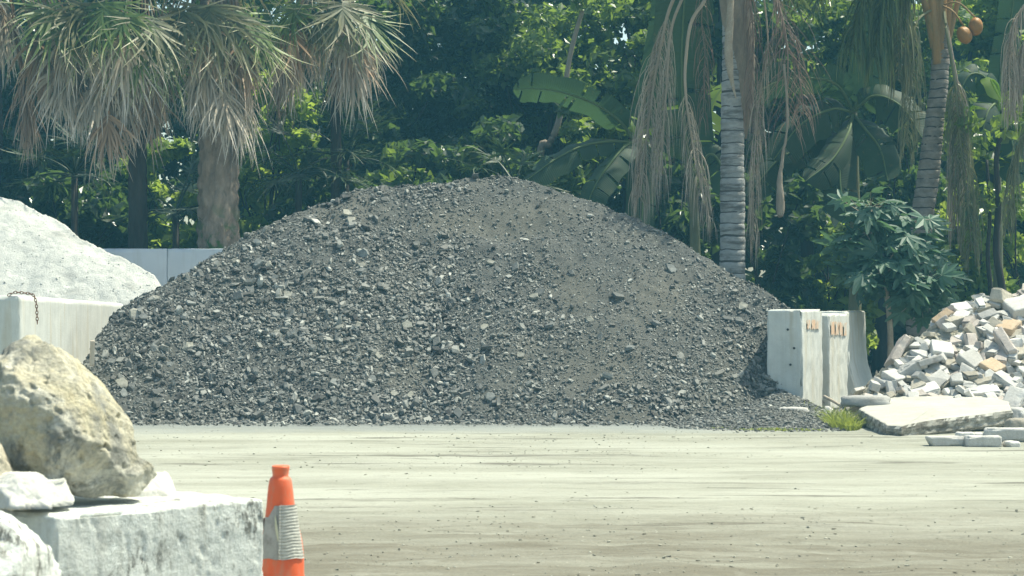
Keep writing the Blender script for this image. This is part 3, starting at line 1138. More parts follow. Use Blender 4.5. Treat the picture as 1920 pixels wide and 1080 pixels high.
def make_foreground():
    top = .655
    C = P(102, 964, 6.86)
    C[2] = 0
    root_loc = C + ex * .405 + ey * .32
    v, f = rough_box((.81, .64, top), .008, .014, .005, 14, .004, 5, pscale=30)
    o = block_obj('concrete_block', v, f, M['block'], root_loc, YAW, 'large white pitted concrete block in front carrying the yellow boulder', 'concrete block')
    # second block carrying on from its shaded end
    C2 = C + ey * .66
    v, f = rough_box((.81, .7, top), .012, .014, .005, 14, .004, 6, pscale=30)
    block_obj('concrete_block', v, f, M['block'], C2 + ex * .405 + ey * .35, YAW, 'white concrete block continuing behind the pitted one under the white rock', 'concrete block')
    # broken block corner nearest the camera
    s = F / 6.35
    hgt = H - (968 - HY) / s
    pl = [((0, 0, 1), hgt / 2), ((0, 0, -1), hgt / 2), ((1, -.25, 0), .16), ((-1, 0, 0), .30), ((0, -1, 0), .2), ((0, 1, 0), .2), ((1, -.1, .9), .30), ((.6, -1, .4), .24)]
    v, f = rock(pl, 6, 40, .012, 5, 91, .018, 12, .99)
    c = np.array([(-75 - 0 + 30 - 960) / F * 6.35, 6.35, hgt / 2])
    mb = MB()
    mb.add(v + c, [f])
    tag(mb.build('broken_block', M['block'], None, c * [1, 1, 0], True), 'rough broken concrete block cut off by the lower corner of the picture', 'concrete block')
    # the boulder
    Y = 7.32
    s = F / Y
    poly = np.array([(72, 628), (112, 646), (150, 668), (215, 762), (262, 806), (290, 850), (290, 893), (240, 934), (160, 931), (98, 915), (50, 888), (-55, 860), (-90, 760), (0, 664)], float)
    ctr = np.array([118., 800.])
    planes = []
    for i in range(len(poly)):
        a, b = poly[i], poly[(i + 1) % len(poly)]
        e = b - a
        n = np.array([e[1], -e[0]])
        n = n / np.linalg.norm(n)
        if n @ (a - ctr) < 0:
            n = -n
        dist = n @ (a - ctr) / s
        planes.append((np.array([n[0], .12 * (-1) ** i, -n[1]]), dist * .995))
    planes += [((.15, -1, .35), .23), ((-.4, -1, -.25), .235), ((.55, -1, -.30), .235), ((0, -1, .95), .29), ((0, 1, .3), .26), ((.4, 1, -.3), .27), ((-.5, 1, 0), .27), ((-.75, -1, .5), .27), ((.7, -.8, .35), .27)]
    v, f = rock(planes, 7, 26, .014, 3.0, 17, .015, 60, .96)
    for ax, lo, hi in ((0, -205, 176), (2, -134, 172)):
        v[:, ax] *= np.where(v[:, ax] > 0, hi / s / v[:, ax].max(), lo / s / v[:, ax].min())
    c = P(ctr[0], ctr[1], Y)
    mb = MB()
    mb.add(v + c, [f])
    o = mb.build('boulder', M['boulder'], None, c - [0, 0, .22], True)
    tag(o, 'big yellowish limestone boulder perched on the white concrete block', 'boulder')
    for px, py, Y, sx, sy, sz, lab, m, seed in [
            (40, 921, 7.0, .125, .12, .058, 'smooth white limestone lump in front of the yellow boulder', 'white_rock', 3),
            (262, 915, 7.62, .10, .09, .055, 'white limestone lump peeping out behind the yellow boulder', 'white_rock', 4),
            (-30, 864, 7.05, .062, .07, .058, 'small cream rock at the very edge beside the yellow boulder', 'cream_rock', 5)]:
        pl = [((1, 0, .45), sx), ((-1, 0, .3), sx), ((0, 1, .2), sy), ((0, -1, .4), sy), ((0, 0, 1), sz), ((0, 0, -1), sz * .8), ((.5, -.6, 1), sz * 1.12), ((-.5, -.5, 1), sz * 1.1)]
        v, f = rock(pl, 5, 12, .005, 3, seed, .004, 26, .95)
        mb = MB()
        c = P(px, py, Y)
        mb.add(v + c, [f])
        tag(mb.build('limestone_rock', M[m], None, c - [0, 0, sz * .8], True), lab, 'rock')


make_foreground()


# ------------------------------------------------------------------ traffic cone
def lathe(prof, sides=48, a0=0., a1=2 * math.pi, closed=True):
    prof = np.asarray(prof, float)
    ang = np.linspace(a0, a1, sides, endpoint=not closed)
    v = np.stack([prof[:, 0][:, None] * np.cos(ang), prof[:, 0][:, None] * np.sin(ang), np.repeat(prof[:, 1][:, None], sides, 1)], -1)
    n = len(prof)
    i = np.arange(n - 1)[:, None] * sides
    j = np.arange(sides if closed else sides - 1)[None, :]
    k = (j + 1) % sides
    return v.reshape(-1, 3), np.stack([i + j, i + k, i + sides + k, i + sides + j], -1).reshape(-1, 4)


def make_cone():
    Y = 8.12
    base = P(527, 0, Y)
    ht = H - (873 - HY) / F * Y
    root = thing('traffic_cone', 'orange traffic cone with a torn dirty grey band beside the white block', 'traffic cone', (base[0], Y, 0))
    s = F / Y

    def rad(py):                       # half width in metres at photo row py
        return np.interp(py, [893, 940, 1080, 1300], [20.5, 26.5, 47, 79]) / s

    def z(py):
        return H - (py - HY) / s
    prof = [(.026, z(873) - .004), (.0305, z(873)), (.032, z(876)), (.0315, z(880)), (.0285, z(891)), (.030, z(893.5)), (.0365, z(896)), (rad(900), z(900))]
    for py in np.linspace(910, 1330, 60):
        prof.append((rad(py) * (1 + .012 * math.sin(py * .05)), z(py)))
    zs = z(1330)
    prof += [(rad(1330) + .02, .05), (rad(1330) + .03, .04)]
    prof = [(r, q) for r, q in prof if q >= .04]
    v, f = lathe(prof, 64)
    v[:, 0] += .0025 * np.sin(v[:, 2] * 17)
    dent = .004 * fbm(v * 9, 3, 3)
    v[:, :2] *= (1 + dent / .05)[:, None]
    mb = MB()
    mb.add(v, [f])
    # inner wall so that the open top has thickness
    vi, fi = lathe([(.026, z(873) - .004), (.022, z(885)), (.024, z(905))], 64)
    mb.add(vi, [fi[:, ::-1]])
    mb.build('body', M['cone'], root, None, True)

    # reflective band: smooth torn piece at the front left, ribbed piece at the front right
    def band(a0, a1, ptop, pbot, mat, off, name, ribs=0, topfn=None, n=60, m=70):
        A, T = np.meshgrid(np.linspace(a0, a1, n), np.linspace(0, 1, m), indexing='ij')
        ua = (A - a0) / (a1 - a0)
        top = ptop + (topfn(ua) if topfn else 0 * ua)
        bot = pbot + 1.2 * np.sin(ua * 9)
        py = top + (bot - top) * T
        r = rad(py) + off + .0012 * n2(A, T, 3, 3, 3, 5)
        if ribs:
            r = r + .0011 * np.sin(T * ribs * 2 * np.pi + ua * 1.5) + .004 * (ua < .06)
        V = np.stack([r * np.cos(A), r * np.sin(A), z(py)], -1)
        mb = MB()
        mb.add(V.reshape(-1, 3), [grid_faces(n, m)])
        V2 = np.stack([(r - .002) * np.cos(A), (r - .002) * np.sin(A), z(py)], -1)
        mb.add(V2.reshape(-1, 3), [grid_faces(n, m)[:, ::-1]])
        return mb.build(name, mat, root, None, True)
    # camera looks along +y, so the near side of the cone is angle -90 degrees
    D = math.radians
    band(D(-150), D(-88), 946, 1044, M['band'], .0030, 'reflective_band', 0, lambda u: np.where(u < .64, 20 * np.clip((.64 - u) / .35, 0, 1) + 2, 0))
    band(D(-91), D(-12), 945, 1044, M['band_rib'], .0055, 'ribbed_band', 17)
    band(D(-215), D(-168), 972, 1041, M['band'], .0030, 'reflective_band', 0)
    # gap showing pale torn edge
    A = np.linspace(0, 1, 24)
    mb = MB()
    path = np.stack([np.interp(A, [0, .4, 1], [D(-103), D(-99), D(-91)]), np.interp(A, [0, 1], [962, 1012])], 1)
    wv = .0045 * np.sin(A * np.pi) ** .7 + .0004
    r = rad(path[:, 1]) + .0062
    L = np.stack([r * np.cos(path[:, 0] - wv / r), r * np.sin(path[:, 0] - wv / r), z(path[:, 1])], -1)
    Rr = np.stack([(r + .003) * np.cos(path[:, 0] + wv / r), (r + .003) * np.sin(path[:, 0] + wv / r), z(path[:, 1])], -1)
    V = np.stack([L, Rr], 1).reshape(-1, 3)
    mb.add(V, [grid_faces(24, 2)])
    mb.build('torn_edge', M['band_tear'], root, None, True)
    v, f = rough_box((.40, .40, .042), .03, .018, .002, 8, 0, 4)
    mb = MB()
    mb.add(v, [f])
    mb.build('base', M['rubber'], root, None, True)


make_cone()

# ------------------------------------------------------------------ rubble heap, slab, kerbs
RUB = [(1585, 690), (1610, 642), (1660, 620), (1700, 612), (1760, 578), (1800, 560), (1850, 548), (1900, 542), (1960, 530), (2060, 520), (2200, 560), (2400, 680)]
rx, ryr, rz_ = crest_curve(RUB, 24.3, math.tan(math.radians(34)))


def rub_h(x, y):
    x, y = np.asarray(x, float), np.asarray(y, float)
    R, Yr = np.interp(x, rx, rz_), np.interp(x, rx, ryr)
    R = R - .06
    z = R * np.minimum((y - 24.3) / (Yr - 24.3), 1 - (y - Yr) / (R / .7))
    z = np.minimum(z, (x - 3.42 - .15 * (y - 24)) * 1.0)
    act = np.clip(z / .3, 0, 1)
    z = z + act * (.09 * n2(x, y, 1.5, 1.5, 3, 85) + .04 * n2(x, y, 5, 5, 3, 86) + .014 * n2(x, y, 16, 16, 2, 87))
    return z


def make_rubble():
    root = thing('rubble_heap', 'sandy heap of broken fines under the loose pavers', 'rubble heap', (5, 26, 0))
    L = np.array(root.location)
    xs, ys = np.linspace(3.4, 8.5, 220), np.linspace(24.2, 30.5, 200)
    X, Y = np.meshgrid(xs, ys, indexing='ij')
    Z = np.maximum(rub_h(X, Y), -.05)
    f = grid_faces(len(xs), len(ys))
    f = f[Z.ravel()[f].max(1) > -.045]
    mb = MB()
    mb.add(np.stack([X, Y, Z], -1).reshape(-1, 3), [f])
    mb.build('heap_body', M['rubble_sand'], root, L, smooth=True)
    mb = MB()
    n = 12000
    x, y = rng.uniform(3.6, 6.8, n), rng.uniform(23.6, 27.6, n)
    z = np.maximum(rub_h(x, y), 0)
    ok = (z > 0.0) | (rng.uniform(0, 1, n) < .2)
    x, y, z = x[ok], y[ok], z[ok]
    n = len(x)
    s = .012 + .075 * rng.uniform(0, 1, n) ** 4
    nr = surf_normal(rub_h, x, y, .05)
    scatter(mb, np.stack([x, y, z + s * .1], 1), rand_rot(nr, rng.uniform(0, 6.3, n), rng.uniform(0, .7, n)), np.stack([s * 1.3, s, s * .8], 1))
    o = mb.build('loose_fragments', M['rubble_sand'], root, L)
    o['kind'] = 'stuff'

    # paver shapes, shared by their copies
    shapes = []
    for k, (sz, brk) in enumerate([((.21, .11, .065), 0), ((.23, .15, .07), 0), ((.16, .16, .065), 0), ((.30, .15, .07), 0), ((.20, .10, .09), 0), ((.14, .11, .07), 1), ((.19, .15, .06), 1), ((.12, .10, .08), 1), ((.24, .20, .055), 1)]):
        v, f = rough_box(sz, .016, .009, .006, 16, .007, 200 + k)
        v[:, 2] -= sz[2] / 2
        if brk:                                          # snapped corner: push everything past a slanted plane back onto it
            for q in range(2):
                nn = unit(np.array([math.cos(1 + k * 2.3 + q * 2.1), math.sin(1 + k * 2.3 + q * 2.1), .35 - .5 * q]))
                dd = sz[0] * (.27 - .03 * q)
                ex_ = np.maximum(v @ nn - dd, 0)
                v = v - (ex_ * (1 - .12 * np.abs(vnoise(v * 60, k))))[:, None] * nn
        mb = MB()
        mb.add(v, [f])
        o = mb.build('paver', M['paver_white'], None, None, True)
        shapes.append(o.data)
        bpy.data.objects.remove(o)
    bv = {}
    tone_word = {'paver_white': 'whitish', 'paver_grey': 'grey', 'paver_pink': 'pinkish', 'paver_orange': 'orange', 'paver_tan': 'tan'}

    def paver(pos, R, scale, shape, tone, label):
        o = bpy.data.objects.new('broken_paver' if shape >= 5 else 'paver', shapes[shape])
        COL.objects.link(o)
        o.location = [float(c) for c in pos]
        from mathutils import Matrix
        o.rotation_euler = Matrix(R.tolist()).to_euler()
        o.scale = (scale, scale * 1.0, scale)
        o.material_slots[0].link = 'OBJECT'
        o.material_slots[0].material = M[tone]
        tag(o, label, 'paver', 'loose pavers and bricks on the rubble heap')
    named = [  # px, py, shape, scale, tone, spin, tilt, label
        (1858, 699, 2, 1.35, 'paver_orange', .7, .05, 'flat orange square paver lying diamond-wise low on the rubble'),
        (1768, 606, 4, 1.2, 'paver_orange', .4, .2, 'long orange brick high on the rubble slope beside a sandy patch'),
        (1890, 622, 1, 1.3, 'paver_orange', .9, .3, 'orange-topped paver tipped forward near the top of the rubble'),
        (1868, 622, 4, 1.2, 'paver_tan', 2.4, .3, 'tan brick just beside the tipped orange-topped paver'),
        (1789, 612, 4, 1.1, 'paver_tan', .5, .35, 'tan brick touching the long orange brick'),
        (1768, 571, 3, 1.1, 'paver_grey', .45, .25, 'long grey paver leaning at the crest, nearest the palmate shrub'),
        (1812, 552, 3, .9, 'paver_white', .7, .5, 'upright pale block standing at the crest of the rubble'),
        (1848, 545, 1, 1.1, 'paver_grey', .5, .3, 'grey paver with a ridge on the crest beside the upright pale block'),
        (1882, 549, 1, 1.4, 'paver_pink', 2.6, .5, 'pink slab propped up at the crest'),
        (1905, 540, 3, 1.2, 'paver_pink', 2.9, .4, 'long pink paver on the summit of the rubble'),
        (1802, 588, 2, 1.2, 'paver_white', .2, .15, 'big bright square block just under the crest'),
        (1877, 572, 7, 2.0, 'paver_tan', 1., .8, 'tall tan broken stub standing near the summit'),
        (1911, 590, 2, 1.9, 'paver_white', .2, .5, 'very large white square slab facing out near the summit'),
        (1851, 602, 4, 1.1, 'paver_grey', .3, .1, 'grey brick with a bright top below the tall tan stub'),
        (1835, 582, 7, 1.5, 'paver_white', 2., .5, 'chunky white lump in a nest of blocks under the crest'),
        (1822, 688, 1, 1.5, 'paver_grey', .9, .55, 'large bluish grey paver tilted up in the middle of the rubble'),
        (1764, 668, 2, 1.5, 'paver_white', 1.5, .85, 'pale square paver standing on edge amid sand'),
        (1735, 690, 8, 1.3, 'paver_grey', .4, .6, 'grey broken paver leaning above the white blocks'),
        (1690, 668, 3, 1.3, 'paver_pink', .8, .3, 'long pinkish block sloping down the side of the rubble'),
        (1672, 663, 2, 1., 'paver_white', .3, .2, 'bright small paver beside the long pinkish block'),
        (1660, 673, 7, 1.5, 'paver_pink', 2., .3, 'rounded pinkish lump low at the rubble edge'),
        (1620, 704, 3, 1.1, 'paver_tan', .9, .7, 'tan brick leaning steeply beside the farthest upright block'),
        (1608, 702, 3, 1., 'paver_white', 1.1, .4, 'pale brick propped at the edge next to the leaning tan brick'),
        (1675, 718, 2, 1.3, 'paver_white', .7, .25, 'bright cube-like paver just above the big slab'),
        (1706, 712, 8, 1.3, 'paver_grey', 1.4, .9, 'grey slab standing on edge above the big slab'),
        (1728, 722, 2, 1.2, 'paver_grey', .1, .8, 'smooth grey square block facing out above the big slab'),
        (1762, 720, 2, 1.15, 'paver_white', .6, .2, 'white cube in the middle row above the big slab'),
        (1810, 708, 5, 1.5, 'paver_white', .5, .5, 'chunky white broken block below the large bluish grey paver'),
        (1795, 722, 5, 1.3, 'paver_grey', .1, .2, 'dull grey half brick wedged below the chunky white block'),
        (1846, 722, 1, 1.1, 'paver_tan', .2, .2, 'tan paver directly below the orange diamond paver'),
        (1843, 742, 3, 1.1, 'paver_white', .05, .06, 'long white brick lying flat on the sand by the slab end'),
        (1732, 740, 3, 1.05, 'paver_white', .2, .05, 'thin pale brick lying on the back edge of the big slab'),
        (1890, 728, 3, 1.2, 'paver_grey', 2.6, .2, 'long grey block sloping down to the slab end'),
        (1900, 762, 1, 1.4, 'paver_white', .8, .5, 'pale block tilted up at the far end of the slab'),
        (1904, 672, 3, 1.1, 'paver_tan', .3, .3, 'tan brick at the picture edge halfway up the rubble'),
        (1886, 662, 1, 1.6, 'paver_pink', 2., .9, 'big brown-pink paver standing on edge in the rubble'),
        (1856, 657, 8, 1., 'paver_white', .2, .15, 'flat white broken slab on a sandy patch of the rubble'),
    ]
    pts = []
    for px, py, shp, sc, tone, spin, tilt, lab in named:
        p = hit(rub_h, px, py)
        nr = surf_normal(rub_h, p[:1], p[1:2], .1)
        R = rand_rot(nr, np.array([spin + 1.57]), np.array([tilt]))[0]
        paver(p + nr[0] * .05 * sc, R, sc * 1.02, shp, tone, lab)
        pts.append((px, py))
    pts = np.array(pts, float)
    tones = ['paver_white'] * 8 + ['paver_grey'] * 7 + ['paver_pink'] * 3 + ['paver_tan'] * 3
    n = 0
    tries = 0
    while n < 240 and tries < 4000:
        tries += 1
        px, py = rng.uniform(1590, 1960), rng.uniform(545, 775)
        if py < np.interp(px, *np.array(RUB, float).T) + 4:
            continue
        if np.min(np.hypot(pts[:, 0] - px, pts[:, 1] - py)) < 9.0:
            continue
        if 1745 < px < 1800 and 615 < py < 655 and rng.uniform() < .8:
            continue
        p = hit(rub_h, px, py)
        if p[2] < .03:
            continue
        nr = surf_normal(rub_h, p[:1], p[1:2], .1)
        shp = int(rng.integers(0, 9))
        sc = rng.uniform(.55, 1.0) * (1.5 if shp == 7 else 1)
        R = rand_rot(nr, np.array([rng.uniform(0, 6.28)]), np.array([abs(rng.normal(0, .45))]))[0]
        tone = tones[int(rng.integers(0, len(tones)))]
        lab = f"{tone_word[tone]} {'broken piece of paver' if shp >= 5 else 'whole paver' if shp in (1, 2) else 'oblong brick'} lying loose in the rubble heap"
        paver(p + nr[0] * rng.uniform(.0, .08), R, sc, shp, tone, lab)
        pts = np.concatenate([pts, [[px, py]]])
        n += 1


make_rubble()


def make_slab():
    # outline seen from above, then thickness; tilted so that the front tip touches the ground
    Y = {}
    A = ground_at(1682, 822)                                   # front tip, bottom
    top = [P(1608, 766, 23.7), P(1662, 797, 21.9), P(1690, 799, 21.75), P(1708, 794, 21.85), P(1760, 785, 22.15), P(1850, 775, 22.6), P(1899, 768, 22.9), P(1892, 752, 24.2), P(1840, 738, 24.9), P(1720, 736, 24.95), P(1650, 748, 24.5)]
    top = np.array(top)
    # densify outline and roughen
    out = []
    for i in range(len(top)):
        a, b = top[i], top[(i + 1) % len(top)]
        m = max(2, int(np.linalg.norm(b - a) / .03))
        for q in range(m):
            out.append(a + (b - a) * q / m)
    out = np.array(out)
    c = out.mean(0)
    rad = out - c
    jit = 1 + .012 * n2(np.arange(len(out)), np.zeros(len(out)), .35, 1, 3, 9)
    n = len(out)
    rings = []
    for k, (sc, dz) in enumerate([(.0, 0), (.3, 0), (.6, 0), (.85, 0), (.965, 0), (.985, -.006), (.998, -.03), (1.0, -.06), (.985, -.095), (.995, -.125), (.975, -.155), (.5, -.16)]):
        r = c + rad * (sc if sc < .96 else sc * jit[:, None])
        if sc >= .96:
            r = r + rad * .015 * fbm(r * 14 + dz * 60, 3, 6)[:, None]
        r = r.copy()
        r[:, 2] += dz + (.006 * fbm(r * 3, 4, 8) if sc else 0)
        rings.append(r)
    v = np.concatenate(rings)
    m = len(rings)
    i = np.arange(m - 1)[:, None] * n
    j = np.arange(n)[None, :]
    k = (j + 1) % n
    f = np.stack([i + j, i + k, i + n + k, i + n + j], -1).reshape(-1, 4)
    mb = MB()
    mb.add(v, [f[:, ::-1]])
    t = NT('old_slab_concrete')
    co = t.coord()
    cc = t.mix(t.noise(co, 3, 8, .65, .3, .7), (.42, .40, .335), (.53, .515, .455))
    cc = t.mix(t.math('MULTIPLY', t.noise(co, 9, 7, .7, .58, .7), .6), cc, (.30, .27, .21))
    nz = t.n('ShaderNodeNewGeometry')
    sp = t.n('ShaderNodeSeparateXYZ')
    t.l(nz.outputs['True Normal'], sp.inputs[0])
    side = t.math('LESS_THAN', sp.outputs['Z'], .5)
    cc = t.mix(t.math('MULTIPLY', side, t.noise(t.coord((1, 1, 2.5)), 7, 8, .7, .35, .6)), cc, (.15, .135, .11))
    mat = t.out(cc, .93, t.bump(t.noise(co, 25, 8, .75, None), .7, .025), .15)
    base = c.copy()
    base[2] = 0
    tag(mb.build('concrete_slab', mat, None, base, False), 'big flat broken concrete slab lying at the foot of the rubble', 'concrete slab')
    # broken kerb lengths in front of it
    for k, (x0, x1, yt, yb_, Y, yaw, lab) in enumerate([
            (1738, 1812, 817, 838, 20.35, .06, 'pale kerb piece with a slanted end, first in the front row'),
            (1813, 1880, 816, 840, 20.25, -.03, 'pale kerb piece in the front row next to the slanted one'),
            (1797, 1828, 799, 818, 21.0, .1, 'short square kerb stub behind the front row'),
            (1829, 1848, 800, 817, 21.0, -.1, 'tiny kerb stub squeezed beside the short square one'),
            (1850, 1990, 806, 834, 20.9, -.14, 'long kerb length curving out of the picture edge'),
            (1884, 1912, 827, 842, 20.2, .3, 'small rough lump at the end of the front kerb row')]):
        s = F / Y
        wd, ht = (x1 - x0) / s, max((yb_ - yt) / s * .93, .06)
        v, f = rough_box((wd, .16, ht), .018, .024, .007, 12, .006, 300 + k)
        if k in (0, 5):
            v[:, 0] += np.where(v[:, 0] < 0, (v[:, 2] - ht) * -.0 - (ht - v[:, 2]) * -.5 * (v[:, 0] / (-wd / 2)), 0)
        g = ground_at((x0 + x1) / 2, yb_)
        block_obj('kerb_piece', v, f, M['paver_white'], (P((x0 + x1) / 2, 0, Y)[0], Y + .08, H - (yb_ - HY) / s if k in (0, 1, 5) else 0.0), yaw, lab, 'kerb stone', 'broken kerb stones')
    # mottled stone at the picture edge
    for px, py, Y, r, lab in [(1912, 805, 22.0, .13, 'rounded tan stone at the picture edge by the slab end'), (1905, 782, 23.4, .12, 'grey chunk resting against the far end of the slab'), (1625, 752, 24.1, .16, 'flat worn grey kerb lump behind the slab corner')]:
        pl = [((1, 0, 0), r), ((-1, 0, 0.2), r), ((0, 1, 0), r), ((0, -1, .2), r), ((0, 0, 1), r * (.8 if px > 1700 else .35)), ((0, 0, -1), r * (.7 if px > 1700 else .35)), ((.7, -.6, .7), r * .95)]
        v, f = rock(pl, 4, 9, .015, 2.5, int(px))
        if px < 1700:
            v[:, 0] *= 1.5
        mb = MB()
        c = P(px, py, Y)
        mb.add(v + c, [f])
        tag(mb.build('loose_stone', M['paver_tan'] if px == 1912 else M['paver_grey'], None, c, True), lab, 'stone')


make_slab()


# ------------------------------------------------------------------ small things on the ground
def make_small():
    mb = MB()
    n = 24000
    y = 24.6 - 14 * rng.uniform(0, 1, n) ** 1.2
    x = rng.uniform(-1, 1, n) * .24 * y
    lanes = np.clip(n2(x, y, .22, 1.7, 4, 5) * 2.2 - .25, 0, 1) + .7 * np.clip(n2(x, y, .5, 4.5, 4, 6) * 3 - .9, 0, 1)
    dens = np.clip(.035 + .55 * lanes + .4 * np.clip((y - 23.2) / 1.2, 0, 1) + .30 * np.clip((15 - y) / 2.5, 0, 1), 0, 1)
    ok = rng.uniform(0, 1, n) < dens
    x, y = x[ok], y[ok]
    n = len(x)
    s = .006 + .015 * rng.uniform(0, 1, n) ** 4 + .022 * (rng.uniform(0, 1, n) > .997)
    scatter(mb, np.stack([x, y, ground_z(x, y) + s * .15], 1), rand_rot(np.tile([0, 0, 1.], (n, 1)), rng.uniform(0, 6.3, n), rng.uniform(0, .5, n)), np.stack([s * 1.5, s, s * .7], 1))
    t = NT('ground_crumb')
    m = t.out(t.ramp(t.island(), [(0, (.10, .092, .07)), (.08, (.21, .20, .157)), (.5, (.28, .272, .215)), (1, (.40, .39, .32))]), .95, None, .1)
    tag(mb.build('gravel', m), 'scattered crumbs of gravel and clods on the dusty yard', 'gravel', kind='stuff')
    # wood offcut at the heap edge
    v, f = rough_box((.05, .035, .27), .03, .004, .001, 8, 0, 2)
    p = P(172, 686, 24.6)
    mb = MB()
    mb.add(v, [f])
    o = mb.build('wood_offcut', M['wood'], None, None, True)
    o.location = p
    o.rotation_euler = (.12, .03, .2)
    tag(o, 'short pale wooden board standing at the edge of the dark heap', 'wood board')
    # twigs
    for pts, r, lab in [([(1392, 790, 24.0), (1412, 803, 23.6), (1434, 815, 23.2), (1436, 826, 22.9)], .012, 'pale crooked stick lying on the gravel spill'),
                        ([(1545, 746, 24.6), (1570, 760, 24.3), (1598, 782, 24.0)], .018, 'thin pale branch leaning at the corner of the grass tuft'),
                        ([(995, 760, 24.9), (1010, 752, 24.95), (1020, 738, 25.05)], .007, 'thin straight twig low on the dark heap'),
                        ([(548, 753, 24.8), (560, 743, 24.9)], .008, 'tiny pale splinter at the heap foot')]:
        mb = MB()
        q = spline(np.array([P(*a) for a in pts]) + [0, -.03, .015], 14)
        tube(mb, q, np.linspace(r, r * .6, 14), 6)
        tag(mb.build('stick', M['twig'], None, q[0], True), lab, 'stick')
    # grass
    def blades(cx0, cy0, rx0, ry0, n, hmin, hmax, name, label, lean=.4, kind=None, mat='grass'):
        mb = MB()
        a, rr = rng.uniform(0, 6.28, n), np.sqrt(rng.uniform(0, 1, n))
        x, y = cx0 + rx0 * rr * np.cos(a), cy0 + ry0 * rr * np.sin(a)
        hh = rng.uniform(hmin, hmax, n) * (1.15 - .6 * rr)
        d = rng.normal(0, lean, (n, 2)) + .35 * np.stack([np.cos(a), np.sin(a)], 1) * rr[:, None]
        w = rng.uniform(.004, .009, n)
        sa = rng.uniform(0, 6.28, n)
        sx, sy = np.cos(sa) * w, np.sin(sa) * w
        rows = []
        for t, ww in ((0, 1), (.4, .9), (.75, .6), (1, .08)):
            px, py = x + d[:, 0] * hh * t ** 1.8, y + d[:, 1] * hh * t ** 1.8
            pz = hh * t * (1 - .25 * t)
            rows.append(np.stack([np.stack([px - sx * ww, py - sy * ww, pz], 1), np.stack([px + sx * ww, py + sy * ww, pz], 1)], 1))
        V = np.stack(rows, 1).reshape(n, 8, 3)
        q = np.array([[0, 1, 3, 2], [2, 3, 5, 4], [4, 5, 7, 6]])
        mb.add(V.reshape(-1, 3), [(q[None] + (np.arange(n) * 8)[:, None, None]).reshape(-1, 4)])
        o = mb.build(name, M[mat], None, (cx0, cy0, 0))
        return tag(o, label, 'grass', kind='stuff' if name == 'grass_patch' else kind)
    g = ground_at(1580, 800)
    blades(3.33, 23.55, .19, .85, 720, .10, .28, 'grass_tuft', 'bright green grass tuft between the upright block and the slab', .45)
    blades(3.12, 24.6, .16, .5, 250, .12, .30, 'grass_tuft', 'taller sparse yellowish grass at the foot of the nearest upright block', .5)
    g = ground_at(1470, 828)
    blades(2.62, 22.75, .45, .14, 420, .015, .05, 'grass_patch', 'thin strip of low green grass before the gravel spill', .5)
    g = ground_at(1385, 812)
    blades(2.15, 23.1, .16, .12, 90, .015, .04, 'grass_patch', 'faint speck of low grass at the end of the gravel spill', .5)


make_small()


# ------------------------------------------------------------------ palms
def fan_frond(phi, theta, pet, blade, nseg, droop, spread, stiff, rnd, wid=.036):
    """one fan leaf about the crown centre: petiole plus radiating drooping segments; returns MB"""
    mb = MB()
    d = np.array([math.cos(phi) * math.cos(theta), math.sin(phi) * math.cos(theta), math.sin(theta)])
    pts = [np.array([0, 0, 0.])]
    for k in range(8):
        pts.append(pts[-1] + d * pet / 8)
        d = unit(d + np.array([0, 0, -droop * .12]))
    pts = np.array(pts)
    tube(mb, pts, np.linspace(.022, .012, 9), 5, False, t=.15)
    tip = pts[-1]
    s = unit(np.cross(d, [0, 0, 1.]) + 1e-6)
    nrm = np.cross(s, d)
    a = np.linspace(-spread, spread, nseg) + rnd.normal(0, .03, nseg)
    costa = .28 * blade
    start = tip + d * (costa * (1 - np.abs(a) / spread))[:, None] * .8
    dirs = np.cos(a)[:, None] * d + np.sin(a)[:, None] * s + (-.12 * np.abs(np.sin(a)))[:, None] * nrm
    dirs = unit(dirs + rnd.normal(0, .11, (nseg, 3)))
    ln = blade * (.72 + .28 * np.cos(a)) * rnd.uniform(.65, 1.12, nseg)
    steps = 8
    wprof = np.array([.5, .85, 1, .95, .8, .6, .42, .25, .06]) * wid
    pos = start.copy()
    rows, tt = [], []
    g = rnd.uniform(.35, 1.7, nseg)
    cur = dirs.copy()
    wob = rnd.normal(0, .05, (nseg, 3))
    tw = rnd.normal(0, .5, nseg)
    for k in range(steps + 1):
        wv = unit(np.cross(cur, nrm))
        wv = unit(wv + (tw * k / steps)[:, None] * nrm)
        rows.append(np.stack([pos - wv * wprof[k] / 2, pos + wv * wprof[k] / 2], 1))
        tt.append(np.full((nseg, 2), k / steps))
        pos = pos + cur * (ln / steps)[:, None]
        f = (k / steps)
        cur = unit(cur + np.array([0, 0, -1.]) * (stiff * (.15 + 1.6 * f ** 1.6) * g)[:, None] + wob * (1 + 1.5 * f) + rnd.normal(0, .03, (nseg, 3)))
    V = np.stack(rows, 1)                                   # nseg, steps+1, 2, 3
    T = np.stack(tt, 1)
    q = np.array([[2 * k, 2 * k + 1, 2 * k + 3, 2 * k + 2] for k in range(steps)])
    m = 2 * (steps + 1)
    mb.add(V.reshape(-1, 3), [(q[None] + (np.arange(nseg) * m)[:, None, None]).reshape(-1, 4)], T.reshape(-1).clip(.02, 1))
    return mb


